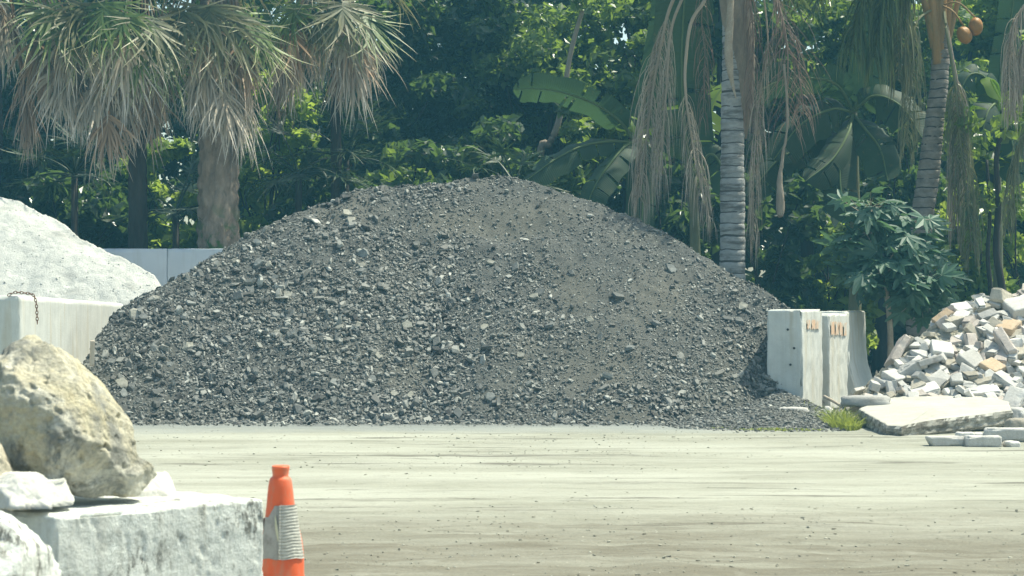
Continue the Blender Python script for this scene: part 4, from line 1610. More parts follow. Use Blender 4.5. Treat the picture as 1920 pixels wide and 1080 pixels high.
def boots_trunk(mb, base, topz, r0, r1, lean, seed):
    n, sides = 70, 40
    t = np.linspace(0, 1, n)
    ang = np.linspace(0, 2 * np.pi, sides, endpoint=False)
    T, A = np.meshgrid(t, ang, indexing='ij')
    r = r0 + (r1 - r0) * T + .10 * r0 * np.exp(-T * 9)
    # overlapping leaf bases: diagonal lattice of swellings
    u, v = A / (2 * np.pi) * 7, T * topz / .42
    cell = np.minimum(np.abs(((u + v) % 1) - .5), np.abs(((u - v) % 1) - .5)) * 2
    r = r * (.90 + .36 * cell ** .7 + .14 * n2(A * 3, T * topz * 3, 1, 1, 3, seed))
    z = T * topz
    V = np.stack([base[0] + lean[0] * T + r * np.cos(A), base[1] + lean[1] * T + r * np.sin(A), z], -1)
    f = []
    i = np.arange(n - 1)[:, None] * sides
    j = np.arange(sides)[None, :]
    k = (j + 1) % sides
    f = np.stack([i + j, i + k, i + sides + k, i + sides + j], -1).reshape(-1, 4)
    mb.add(V.reshape(-1, 3), [f])


def sabal(px, Y, crown_py, r_trunk, label, seed, nlive=30, ndead=24, scale=1., dead_len=1., extra=(), green=()):
    rnd = np.random.default_rng(seed)
    base = P(px, 0, Y)
    base[2] = 0
    cz_ = H - (crown_py - HY) / F * Y
    root = thing('sabal_palm', label, 'palm tree', base, 'shaggy fan palms behind the white wall')
    mb = MB()
    boots_trunk(mb, (0, 0), cz_, r_trunk, r_trunk * .85, (0, 0), seed)
    mb.build('trunk', M['sabal_trunk'] if r_trunk > .2 else M['bark_dark'], root, None, True)
    for k in range(nlive):
        th = rnd.uniform(-.1, 1.25)
        phi = k * 2.39996 + rnd.normal(0, .15)
        if math.sin(phi) < .1 and k % 3:
            continue
        fm = fan_frond(phi, th, rnd.uniform(.75, 1.15) * scale, rnd.uniform(.8, 1.0) * scale, 34, .9, 1.9, .13, rnd)
        fm.v = [v + [0, 0, cz_ + .1] for v in fm.v]
        fm.build('frond', M['fan_yellow'] if th < .35 else M['fan_green'], root)
    for k in range(ndead):
        th = rnd.uniform(-1.45, -.65)
        phi = k * 2.39996 + 1 + rnd.normal(0, .2)
        fm = fan_frond(phi, th, rnd.uniform(.7, 1.2) * scale, rnd.uniform(.75, 1.0) * scale * dead_len, 32, .8, 1.5, .55, rnd)
        fm.v = [v + [0, 0, cz_ - .15] for v in fm.v]
        fm.build('dead_frond', M['fan_dead'] if rnd.uniform() < .68 else M['fan_brown'], root)
    # named hanging clumps: (px, py of hastula, blade, dy, mat)
    for (hx, hy, bl, dy, mt) in extra:
        h = P(hx, hy, Y + dy) - base
        a0 = np.array([0, 0, cz_])
        v = h - a0
        phi = math.atan2(v[1], v[0])
        q = spline([a0, a0 + v * .5 + [0, 0, .25 * abs(v[2])], h], 8)
        fm = fan_frond(phi + rnd.normal(0, .5), -1.3 + rnd.normal(0, .12), .05, bl, 44, .2, rnd.uniform(.7, 1.2), .62, rnd, .031)
        fm.v = [w_ + h for w_ in fm.v]
        tube(fm, q, np.linspace(.024, .014, 8), 5, False, t=.15)
        fm.build('dead_frond', M[mt], root)
    for (hx, hy, dy) in green:
        h = P(hx, hy, Y + dy) - base
        a0 = np.array([0, 0, cz_ + .1])
        v = h - a0
        phi = math.atan2(v[1], v[0])
        q = spline([a0, a0 + v * .5 + [0, 0, .25 * abs(v[2])], h], 8)
        fm = fan_frond(phi + rnd.normal(0, .3), rnd.uniform(-1.25, -.8), .05, rnd.uniform(.9, 1.15), 44, .2, 1.7, .12, rnd, .036)
        fm.v = [w_ + h for w_ in fm.v]
        tube(fm, q, np.linspace(.024, .014, 8), 5, False, t=.15)
        fm.build('frond', M['fan_green'] if rnd.uniform() < .5 else M['fan_yellow'], root)
    return root


def skirt(x, y, n, w, h, mats, seed, dy=-.45, bl=(.7, 1.1)):
    """n dead fans hanging about photo column x from row y, w wide and h long in rows"""
    r = np.random.default_rng(seed)
    return [(x + r.uniform(-w, w) / 2, y + h * (k + r.uniform(-.3, .3)) / n, r.uniform(*bl), dy + r.uniform(-.25, .25), mats[int(r.integers(0, len(mats)))]) for k in range(n)]


DD, DB = 'fan_dead', 'fan_brown'
sabal(410, 33.1, -95, .275, 'stout fan palm with a thick exposed trunk and long grey dead skirt', 5, 15, 7,
      extra=skirt(395, 70, 7, 50, 110, [DD], 1, -.6) + skirt(448, 70, 5, 24, 140, [DB, DB, DD], 2, -.15) + skirt(330, 20, 4, 60, 60, [DD, DB], 3, -.3),
      green=[(395, 5, -.9), (430, 30, -.7), (350, 10, -.8), (460, 20, -.5), (320, 40, -.6), (480, 45, -.3)])
sabal(258, 32.9, -70, .125, 'fan palm on a slim blackish trunk with the longest ragged skirt', 6, 15, 8,
      extra=skirt(205, 60, 9, 66, 165, [DD, DD, DB], 4, -.6) + skirt(262, 80, 5, 50, 110, [DB, DD], 5, -.2) + skirt(180, 60, 3, 40, 60, [DD], 6, -.3),
      green=[(235, 20, -.9), (285, 30, -.8), (200, 0, -.7), (260, 60, -.7), (300, 70, -.4)])
sabal(630, 34.6, -80, .075, 'fan palm over the heap shoulder with two separate orange-brown hanging skirts', 7, 16, 4,
      extra=skirt(545, 45, 6, 46, 75, [DB, DB, DD], 7, -.5) + skirt(655, 45, 6, 36, 65, [DB, DD], 8, -.4) + skirt(600, 20, 3, 60, 40, [DD], 9, -.2),
      green=[(560, 5, -.7), (640, 0, -.8), (600, 20, -.6), (680, 20, -.5), (520, 20, -.5)])
sabal(-20, 32.9, -110, .11, 'fan palm at the picture edge above the white heap', 8, 18, 6,
      extra=skirt(95, 50, 8, 70, 105, [DD, DB, DD], 10, -.5) + skirt(130, 60, 5, 50, 80, [DB, DD], 11, -.3) + skirt(44, 120, 3, 20, 100, [DB], 12, .2, (.8, 1.1)),
      green=[(90, 5, -.8), (130, 20, -.8), (60, 10, -.5), (150, 0, -.7)])


def feather_frond(ctrl, nlf, lf_len, lf_w, droop, start, rad, rnd, side=.9, curl=.5):
    """feather leaf along world control points; leaflets are thin strips; returns MB"""
    mb = MB()
    path = spline(ctrl, 40)
    tube(mb, path, np.linspace(rad, rad * .35, 40), 6, False, t=.05)
    L = np.concatenate([[0], np.cumsum(np.linalg.norm(np.diff(path, axis=0), axis=1))])
    tan = unit(np.gradient(path, axis=0))
    u = np.linspace(start, .99, nlf)
    n = nlf * 2
    u = np.repeat(u, 2) + rnd.normal(0, .006, n)
    u = u.clip(start * .9, 1)
    sgn = np.tile([-1., 1.], nlf)
    pos = np.stack([np.interp(u * L[-1], L, path[:, i]) for i in range(3)], 1)
    tg = unit(np.stack([np.interp(u * L[-1], L, tan[:, i]) for i in range(3)], 1))
    ref = np.array([0, 0, 1.])
    sd = np.cross(tg, ref)
    sd = np.where(np.linalg.norm(sd, axis=1, keepdims=True) < .25, np.cross(tg, [.3, 1., 0]), sd)
    sd = unit(sd)
    ang = rnd.normal(0, .5, n)
    up = np.cross(sd, tg)
    sv = sd * np.cos(ang)[:, None] + up * np.sin(ang)[:, None]
    cur = unit(sv * sgn[:, None] * side + tg * .75 + rnd.normal(0, .14, (n, 3)))
    ln = lf_len * rnd.uniform(.7, 1.15, n) * np.interp(u, [start, start + .15, .8, 1], [.7, 1, .9, .5])
    steps = 7
    wp = np.array([.7, 1, 1, .9, .8, .6, .4, .1]) * lf_w
    rows, tt = [], []
    wv0 = unit(rnd.normal(0, 1, (n, 3)))
    for k in range(steps + 1):
        wv = unit(np.cross(cur, wv0))
        rows.append(np.stack([pos - wv * wp[k] / 2, pos + wv * wp[k] / 2], 1))
        tt.append(np.full((n, 2), max(.05, k / steps)))
        pos = pos + cur * (ln / steps)[:, None]
        cur = unit(cur + np.array([0, 0, -1.]) * (droop * (1 + curl * k / steps)) + rnd.normal(0, .05, (n, 3)))
    V, T = np.stack(rows, 1), np.stack(tt, 1)
    q = np.array([[2 * k, 2 * k + 1, 2 * k + 3, 2 * k + 2] for k in range(steps)])
    m = 2 * (steps + 1)
    mb.add(V.reshape(-1, 3), [(q[None] + (np.arange(n) * m)[:, None, None]).reshape(-1, 4)], T.reshape(-1))
    return mb


def ringed_trunk(root, pts, radii, mat, gap, seed, loc):
    mb = MB()
    n = 560
    path = spline(pts, n)
    L = np.concatenate([[0], np.cumsum(np.linalg.norm(np.diff(path, axis=0), axis=1))])
    u = np.linspace(0, 1, n)
    r = np.interp(u, np.linspace(0, 1, len(radii)), radii)
    warp = L + .09 * n2(L, L * 0, 2.2, 1, 3, seed)
    ph = (warp / gap) % 1
    groove = np.exp(-((ph - .5) / .10) ** 2)
    r = r * (1 + .05 * (1 - ph) - .05 * groove)
    sides = 28
    d = unit(np.gradient(path, axis=0))
    ang = np.linspace(0, 2 * np.pi, sides, endpoint=False)
    V = path[:, None, :] + r[:, None, None] * np.stack([np.cos(ang), np.sin(ang), 0 * ang], 1)[None]
    ny = n2(ang[None, :] * np.ones((n, 1)), L[:, None] * np.ones((1, sides)), 1.2, 5, 3, seed)
    V[:, :, 2] += .02 * ny
    V[:, :, :2] += (V[:, :, :2] - path[:, None, :2]) * (.08 * ny + .06 * n2(ang[None, :] * np.ones((n, 1)), L[:, None] * np.ones((1, sides)), .6, 1.3, 3, seed + 4))[..., None]
    i = np.arange(n - 1)[:, None] * sides
    j = np.arange(sides)[None, :]
    k = (j + 1) % sides
    f = np.stack([i + j, i + k, i + sides + k, i + sides + j], -1).reshape(-1, 4)
    t = np.repeat((groove > .72).astype(float)[:, None], sides, 1) * (ny + .35 > 0)
    t[0, 0] = .01
    mb.add(V.reshape(-1, 3), [f], t.ravel())
    return mb.build('trunk', M[mat], root, loc, True)


def px_path(lst):
    return np.array([P(*a) for a in lst])


def make_feather_palms():
    rnd = np.random.default_rng(3)
    # ---- palm with the straight pale trunk
    Y = 30.2
    b = P(1374, 0, Y)
    b[2] = 0
    root = thing('feather_palm', 'pale ringed palm trunk with long curtains of dead thready fronds', 'palm tree', b)
    ringed_trunk(root, [b, P(1373, 560, Y), P(1374, 280, Y), P(1376, 0, Y), P(1377, -110, Y)], [.19, .165, .15, .145, .14], 'ringed_trunk', .155, 4, b)
    cr = P(1377, -110, Y)
    mb = MB()
    tube(mb, [P(1377, -120, Y), P(1376, -20, Y), P(1384, 60, Y), P(1392, 120, Y), P(1396, 190, Y), P(1398, 260, Y)], [.22, .21, .2, .17, .12, .02], 20)
    v = mb.v[0]
    mb.v[0] = v + (.035 * fbm(v * [9, 9, 1.2], 4, 3))[:, None] * unit((v - v.mean(0)) * [1, 1, 0])
    mb.build('dead_sheath', M['bark_pale'], root, b, True)
    F_ = [  # control pixels (px, py, Y), leaflets, length, width, droop, start, rad, material, side
        ([(1376, -110, Y), (1310, -95, 29.9), (1262, 0, 29.8), (1244, 62, 29.8), (1224, 170, 29.8), (1210, 280, 29.8), (1200, 370, 29.8)], 140, 1.0, .009, .75, .40, .03, 'feather_dead', .5),
        ([(1376, -100, Y), (1330, -110, 29.7), (1278, 0, 29.6), (1258, 60, 29.6), (1250, 160, 29.6), (1243, 250, 29.6), (1240, 330, 29.6)], 45, .9, .008, .8, .58, .026, 'feather_dead', .4),
        ([(1377, -90, Y), (1350, -60, 29.6), (1322, 0, 29.5), (1296, 42, 29.5), (1286, 110, 29.5), (1285, 165, 29.5), (1294, 240, 29.5), (1310, 330, 29.5), (1330, 410, 29.5)], 85, .75, .008, .7, .60, .030, 'feather_dead', .55),
        ([(1380, -90, Y), (1420, -60, 29.9), (1440, 80, 29.9), (1424, 180, 29.9), (1414, 300, 29.9), (1412, 400, 29.9), (1412, 450, 29.9)], 80, .8, .008, .9, .35, .014, 'feather_dead', .3),
        ([(1380, -90, Y), (1430, -70, 29.8), (1462, 20, 29.7), (1476, 85, 29.7), (1494, 120, 29.7), (1504, 180, 29.7), (1506, 215, 29.7)], 42, .75, .010, .28, .3, .022, 'feather_brown', .7),
        ([(1378, -90, Y), (1415, -100, 29.7), (1452, -20, 29.6), (1474, 70, 29.6), (1477, 150, 29.6), (1474, 230, 29.6)], 38, .95, .009, .22, .3, .018, 'feather_brown', .7),
        ([(1378, -90, Y), (1400, -30, 29.95), (1412, 60, 29.95), (1410, 140, 29.95), (1404, 210, 29.95)], 50, .6, .010, .6, .15, .016, 'feather_brown', .4),
        ([(1376, -90, Y), (1340, -90, 30.4), (1316, 20, 30.5), (1322, 110, 30.5), (1318, 220, 30.5)], 30, .6, .010, .6, .3, .012, 'feather_brown', .5),
    ]
    for c, nl, ll, lw, dr, st, rd, mt, sdv in F_:
        feather_frond(px_path(c), nl, ll, lw, dr, st, rd, rnd, sdv).build('dead_frond', M[mt], root, b)
    # boat-shaped dry sheath hanging in front of the trunk
    path = spline(px_path([(1372, -60, 29.9), (1369, 30, 29.88), (1366, 90, 29.86), (1370, 140, 29.87), (1380, 185, 29.9)]), 30)
    mb = MB()
    tube(mb, path, np.interp(np.linspace(0, 1, 30), [0, .3, .62, .8, 1], [.035, .05, .055, .03, .006]), 10)
    mb.build('dry_spathe', M['twig'], root, b, True)
    # old flower stalk
    path = spline(px_path([(1470, 120, 29.6), (1477, 220, 29.6), (1468, 290, 29.6), (1462, 340, 29.6), (1464, 395, 29.6), (1461, 408, 29.6)]), 40)
    mb = MB()
    tube(mb, path, np.interp(np.linspace(0, 1, 40), [0, .3, .55, .75, .9, 1], [.018, .016, .028, .06, .04, .012]), 10)
    v = mb.v[0]
    mb.v[0] = v + .016 * np.stack([fbm(v * 14 + q, 3, 40 + q) for q in range(3)], 1)
    mb.build('flower_stalk', M['bark_pale'], root, b, True)
    # living fronds arching out of the crown above
    for k in range(11):
        a = k * 2.39996 + .8
        th = rnd.uniform(-.1, 1.0)
        d = np.array([math.cos(a), math.sin(a), 0])
        ln = rnd.uniform(1.9, 2.6) if math.sin(a) < 0 else rnd.uniform(2.4, 3.2)
        c = [cr, cr + d * ln * .33 * math.cos(th) + [0, 0, .3 + .8 * math.sin(th)], cr + d * ln * .7 + [0, 0, .3 + 1.0 * math.sin(th)], cr + d * ln + [0, 0, -.7 + .8 * math.sin(th)]]
        feather_frond(np.array(c), 80, .55, .028, .12, .18, .024, rnd).build('frond', M['feather_green'], root, b)

    # ---- leaning coconut palm with orange leaf bases
    Y = 31.5
    b = P(1722, 0, Y)
    b[2] = 0
    root = thing('coconut_palm', 'leaning dark ringed palm with orange leaf bases and coconuts', 'palm tree', b)
    ringed_trunk(root, [b, P(1722, 480, Y), P(1738, 350, Y), P(1752, 230, Y), P(1762, 140, Y), P(1764, 60, Y)], [.16, .155, .15, .13, .12, .12], 'ringed_trunk_dark', .13, 9, b)
    cr = P(1762, -20, Y)
    for k, (x0, y0, x1, y1, r0) in enumerate([(1740, -60, 1758, 120, .10), (1768, -60, 1762, 130, .11), (1785, -50, 1768, 110, .10), (1726, -40, 1752, 90, .09), (1752, -40, 1764, 150, .09), (1800, -10, 1772, 100, .06)]):
        mb = MB()
        dy = -.12 + .05 * (k % 3)
        q = spline([P(x1, y1, Y + dy * .5), P((x0 + x1) / 2, (y0 + y1) / 2, Y + dy), P(x0, y0, Y + dy * 1.5)], 24)
        tube(mb, q, np.linspace(r0 * .7, r0 * .55, 24), 12)
        v = mb.v[0]
        mb.v[0] = v + .02 * np.stack([fbm(v * [8, 8, 2] + p_, 3, 50 + p_) for p_ in range(3)], 1)
        mb.build('leaf_base', M['leaf_base'], root, b, True)
    for k, (x, y, dy) in enumerate([(1808, 66, -.35), (1829, 50, -.3)]):
        d, f = icodirs(4)
        r = 1 + .10 * np.abs(np.cos(1.5 * np.arctan2(d[:, 1], d[:, 0]))) * (1 - d[:, 2] ** 2)
        v = d * (r * (1 + .05 * fbm(d * 2.2 + k * 3, 3, k)))[:, None] * [.092, .092, .125]
        mb = MB()
        th = .5 * (k % 3 - 1)
        v = np.stack([v[:, 0] * math.cos(th) + v[:, 2] * math.sin(th), v[:, 1], -v[:, 0] * math.sin(th) + v[:, 2] * math.cos(th)], 1)
        mb.add(v + P(x, y, Y + dy), [f])
        q = spline([P(1765, 10, Y - .1), P((1765 + x) / 2, y - 45, Y + dy), P(x, y - 16, Y + dy)], 8)
        o = mb.build('coconut', M['fruit'], root, b, True)
        mb = MB()
        tube(mb, q, .014, 6)
        mb.build('fruit_stalk', M['leaf_base'], root, b, True)
    G_ = [
        ([(1755, -40, Y), (1700, -110, 31.2), (1640, -60, 31.0), (1612, 20, 30.9), (1596, 90, 30.9)], 90, 1.0, .030, .38, .15, .026, 'feather_green', 'frond'),
        ([(1755, -40, Y), (1720, -90, 31.0), (1672, -40, 30.8), (1650, 40, 30.8), (1640, 110, 30.8)], 90, .95, .030, .45, .15, .026, 'feather_green', 'frond'),
        ([(1750, -40, Y), (1660, -140, 31.4), (1560, -120, 31.3), (1500, -70, 31.3), (1460, -10, 31.3)], 100, .75, .032, .35, .1, .026, 'feather_green', 'frond'),
        ([(1758, -30, Y), (1735, -70, 31.1), (1705, -20, 31.0), (1690, 60, 31.0), (1684, 150, 31.0)], 80, .8, .026, .5, .2, .024, 'feather_olive', 'frond'),
        ([(1768, 0, Y), (1775, 60, 31.2), (1790, 150, 31.1), (1800, 260, 31.1), (1815, 390, 31.1), (1822, 470, 31.1)], 120, .8, .018, .5, .35, .024, 'feather_olive', 'dead_frond'),
        ([(1768, 10, Y), (1785, 100, 31.3), (1800, 200, 31.25), (1792, 320, 31.2), (1790, 430, 31.2)], 110, .7, .018, .6, .35, .02, 'feather_dead', 'dead_frond'),
        ([(1764, 10, Y), (1720, 40, 31.1), (1712, 110, 31.0), (1706, 200, 31.0), (1700, 270, 31.0)], 80, .7, .016, .55, .3, .02, 'feather_olive', 'dead_frond'),
    ]
    for c, nl, ll, lw, dr, st, rd, mt, nm in G_:
        feather_frond(px_path(c), nl, ll, lw * .7, dr * 1.5, st, rd, rnd, .6).build(nm, M[mt], root, b)
    for k in range(4):
        a = k * 2.39996 + .5
        d = np.array([-abs(math.cos(a)), abs(math.sin(a)), 0])
        ln = rnd.uniform(2.6, 3.4)
        th = rnd.uniform(.2, 1.1)
        c = [cr, cr + d * ln * .35 * math.cos(th) + [0, 0, .3 + .9 * math.sin(th)], cr + d * ln * .7 + [0, 0, .4 + 1.1 * math.sin(th)], cr + d * ln + [0, 0, -.4 + .8 * math.sin(th)]]
        feather_frond(np.array(c), 70, .6, .03, .12, .15, .026, rnd).build('frond', M['feather_green'], root, b)

    # ---- palm mostly outside the picture, its dead fronds hang in at the edge
    Y = 30.0
    b = P(1985, 0, Y)
    b[2] = 0
    root = thing('feather_palm', 'palm beyond the picture edge whose dry fronds hang over the rubble', 'palm tree', b)
    ringed_trunk(root, [b, P(1985, 200, Y), P(1985, -60, Y)], [.17, .15, .14], 'ringed_trunk_dark', .14, 5, b)
    for c, nl, ll, lw, dr, st, rd, mt in [
            ([(1985, -60, Y), (1960, -40, 29.8), (1918, 15, 29.7), (1898, 60, 29.7), (1893, 140, 29.7), (1896, 215, 29.7)], 110, .55, .013, .45, .35, .022, 'feather_dead'),
            ([(1985, -60, Y), (1965, 0, 29.9), (1932, 60, 29.8), (1910, 120, 29.8), (1906, 190, 29.8)], 90, .5, .013, .5, .35, .02, 'feather_dead'),
            ([(1985, 60, Y), (1960, 180, 29.9), (1930, 240, 29.8), (1908, 280, 29.8), (1894, 360, 29.8), (1888, 430, 29.8)], 100, .5, .018, .4, .3, .02, 'feather_olive')]:
        feather_frond(px_path(c), nl, ll, lw * .8, dr * 1.6, st, rd, rnd, .5).build('dead_frond', M[mt], root, b)
    for k in range(3):
        a = k * .6 + .2
        d = np.array([math.cos(a), math.sin(a), 0])
        cr = P(1985, -70, Y)
        c = [cr, cr + d * 1. + [0, 0, .8], cr + d * 2. + [0, 0, .8], cr + d * 2.9 + [0, 0, .0]]
        feather_frond(np.array(c), 60, .55, .03, .12, .15, .026, rnd).build('frond', M['feather_green'], root, b)


make_feather_palms()


# ------------------------------------------------------------------ banana plants
def banana_leaf(ctrl, wid, fold, tears, rnd, face=(0, -1, .3)):
    """broad blade along control points (first ones are the stalk), split by tears"""
    mb = MB()
    n, m = 70, 7
    path = spline(ctrl, n)
    u = np.linspace(0, 1, n)
    tg = unit(np.gradient(path, axis=0))
    fn = np.array(face, float)
    sd = unit(np.cross(tg, fn))
    nr = np.cross(sd, tg)
    st = .10
    prof = np.where(u < st, 0, np.clip((u - st) / .10, 0, 1) ** .6) * np.clip((1 - u) / .16, 0, 1) ** .55 * wid / 2
    rad = np.linspace(.026, .006, n)
    tube(mb, path + nr * .004, rad, 6, False, t=1.0)
    tear = np.zeros((2, n), bool)
    for s in (0, 1):
        for q in rnd.choice(np.arange(10, n - 4), tears, replace=False):
            tear[s, q] = True
    for s, sg in ((0, -1.), (1, 1.)):
        cells = np.concatenate([[0], np.cumsum(tear[s])[:-1]])
        V = []
        for k in range(m):
            t = k / (m - 1)
            drop = fold * (t ** 1.5) * prof
            V.append(path + sd * (sg * prof * t)[:, None] * math.cos(fold * .6) - nr * (drop * .75)[:, None] + np.array([0, 0, -1.]) * (drop * .25 + .015 * np.sin(u * 30 + s) * t)[:, None])
        V = np.stack(V, 1)                                  # n, m, 3
        # strips between tears hang a little apart
        hang = rnd.uniform(-.02, .05, cells.max() + 1)[cells]
        V[:, :, 2] -= hang[:, None] * np.linspace(0, 1, m)[None] * (prof / (wid / 2))[:, None]
        f = grid_faces(n, m)
        rowi = f[:, 0] // m
        f = f[~(tear[s][rowi] & ((f[:, 0] % m) >= 1))]
        mb.add(V.reshape(-1, 3), [f if sg > 0 else f[:, ::-1]], np.repeat(.04 + .86 * u, m))
    return mb


def banana(label, stem_px, Y, leaves, mat, stem_top, seed, r=.11):
    rnd = np.random.default_rng(seed)
    b = P(stem_px, 0, Y)
    b[2] = 0
    root = thing('banana_plant', label, 'banana plant', b)
    top = P(*stem_top)
    mb = MB()
    tube(mb, spline([b, (b + top) / 2 + [.03, 0, 0], top], 20), np.linspace(r, r * .5, 20), 14)
    mb.build('stem', M['banana_stem'], root, b, True)
    for c, wd, fold, tears, mt, face in leaves:
        banana_leaf(px_path(c), wd, fold, tears, rnd, face).build('leaf', M[mt or mat], root, b, True)
    return root


FR = (0, -1, .25)
UPF = (.1, -.55, .85)
banana('banana plant arching three broad leaves over the crest of the dark heap', 1190, 32.5, [
    ([(1188, 262, 32.5), (1160, 225, 32.3), (1110, 192, 32.1), (1050, 172, 31.9), (1000, 166, 31.8), (962, 168, 31.7)], .46, .55, 5, None, (0, -.75, -.55)),
    ([(1188, 268, 32.5), (1140, 266, 32.2), (1090, 275, 32.0), (1040, 300, 31.8), (985, 340, 31.6)], .36, .5, 3, None, (0, -.8, .5)),
    ([(1190, 268, 32.5), (1172, 275, 32.2), (1150, 300, 32.0), (1118, 345, 31.8), (1095, 400, 31.7)], .44, .45, 3, None, (-.4, -1, .3)),
    ([(1190, 262, 32.5), (1215, 190, 32.5), (1240, 60, 32.5), (1262, -90, 32.5)], .42, .35, 4, None, (0, -1, .1)),
    ([(1192, 262, 32.5), (1200, 230, 32.6), (1230, 205, 32.7), (1280, 200, 32.8), (1320, 230, 32.9)], .40, .5, 4, 'banana_sunlit', (0, -.5, .8)),
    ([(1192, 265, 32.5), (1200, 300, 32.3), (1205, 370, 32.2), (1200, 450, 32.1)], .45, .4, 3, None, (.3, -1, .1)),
    ([(1192, 262, 32.5), (1175, 215, 32.9), (1150, 200, 33.4), (1110, 215, 34)], .4, .5, 4, 'banana_sunlit', (0, -.4, .9)),
], 'banana', (1190, 262, 32.5), 1)
banana('banana plant with a tall upright dark blade behind the dead frond curtain', 1300, 32.0, [
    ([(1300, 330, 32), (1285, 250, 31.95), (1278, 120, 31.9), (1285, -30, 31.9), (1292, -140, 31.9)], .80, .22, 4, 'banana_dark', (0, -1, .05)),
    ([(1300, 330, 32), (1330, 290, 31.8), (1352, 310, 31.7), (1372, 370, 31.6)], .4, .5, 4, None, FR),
    ([(1300, 330, 32), (1320, 240, 32.3), (1350, 170, 32.6), (1400, 150, 32.9)], .45, .4, 14, 'banana_sunlit', UPF),
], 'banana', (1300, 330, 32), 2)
banana('banana plant with dark drooping leaves between the two ringed palms', 1600, 33.0, [
    ([(1600, 210, 33), (1570, 160, 32.6), (1520, 146, 32.3), (1460, 152, 32.0), (1410, 178, 31.8)], .5, .5, 5, None, (0, -.8, -.4)),
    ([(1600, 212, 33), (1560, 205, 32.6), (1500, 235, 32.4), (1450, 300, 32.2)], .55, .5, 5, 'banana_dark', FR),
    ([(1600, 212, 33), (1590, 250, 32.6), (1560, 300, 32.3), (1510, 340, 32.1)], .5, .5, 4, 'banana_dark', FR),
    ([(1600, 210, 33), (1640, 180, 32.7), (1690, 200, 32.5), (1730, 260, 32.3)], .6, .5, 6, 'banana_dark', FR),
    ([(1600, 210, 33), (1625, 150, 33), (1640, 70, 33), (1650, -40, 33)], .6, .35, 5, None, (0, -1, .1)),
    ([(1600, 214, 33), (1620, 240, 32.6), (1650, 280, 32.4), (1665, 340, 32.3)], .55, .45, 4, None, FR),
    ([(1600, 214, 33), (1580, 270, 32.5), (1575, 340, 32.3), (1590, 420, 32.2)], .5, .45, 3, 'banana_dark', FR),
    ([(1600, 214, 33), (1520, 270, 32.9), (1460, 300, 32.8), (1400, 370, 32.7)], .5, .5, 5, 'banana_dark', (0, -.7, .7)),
], 'banana', (1600, 210, 33), 3)
banana('sunlit yellow-green banana plant beside the leaning coconut palm', 1868, 33.5, [
    ([(1868, 210, 33.5), (1850, 150, 33.4), (1820, 140, 33.3), (1795, 180, 33.2)], .40, .5, 4, 'banana', FR),
    ([(1868, 210, 33.5), (1872, 165, 33.4), (1858, 150, 33.3), (1878, 190, 33.2)], .30, .4, 2, None, (.4, -.6, .7)),
    ([(1868, 210, 33.5), (1840, 190, 33.8), (1800, 230, 34.0), (1790, 300, 34.2)], .45, .4, 5, None, UPF),
    ([(1868, 210, 33.5), (1865, 195, 33.2), (1850, 215, 33.0), (1840, 260, 32.9)], .5, .4, 3, 'banana_dark', FR),
    ([(1868, 210, 33.5), (1895, 185, 33.4), (1925, 200, 33.3), (1945, 250, 33.2)], .45, .5, 4, None, FR),
    ([(1868, 210, 33.5), (1880, 120, 33.6), (1895, 40, 33.7), (1905, -40, 33.7)], .4, .4, 5, 'banana', (0, -1, .1)),
    ([(1868, 215, 33.5), (1885, 230, 33.2), (1900, 280, 33.1), (1905, 350, 33.0)], .45, .4, 4, 'banana', FR),
    ([(1868, 215, 33.5), (1840, 250, 33.4), (1820, 330, 33.3), (1830, 420, 33.3)], .40, .4, 3, 'banana', FR),
], 'banana_sunlit', (1868, 210, 33.5), 4, .09)


# ------------------------------------------------------------------ broadleaf trees and shrubs
def leaf_cloud(mb, centers, radii, n, size, rnd, flat=.6, long=1.7):
    c = rnd.integers(0, len(centers), n)
    off = unit(rnd.normal(size=(n, 3))) * (rnd.uniform(0, 1, n) ** .45)[:, None]
    pos = centers[c] + off * radii[c][:, None] * [1, 1, flat]
    nrm = unit(np.array([0, 0, 1.]) * .5 + .4 * off + rnd.normal(0, .65, (n, 3)))
    spin = rnd.normal(size=(n, 3))
    ax = unit(np.cross(nrm, spin))
    ay = np.cross(nrm, ax)
    s = size * rnd.uniform(.6, 1.3, n)
    L, W = (s * long / 2)[:, None], (s / 2)[:, None]
    V = np.stack([pos - ax * L, pos + ay * W - nrm * W * .0 + ax * L * .1, pos + ax * L - nrm * L * .35, pos - ay * W + ax * L * .1, pos + nrm * W * -.25 - ax * L * .05], 1)
    off5 = (np.arange(n) * 5)[:, None, None]
    q = np.array([[0, 4, 1], [4, 2, 1], [4, 3, 2], [0, 3, 4]])
    mb.add(V.reshape(-1, 3), [(q[None] + off5).reshape(-1, 3)])


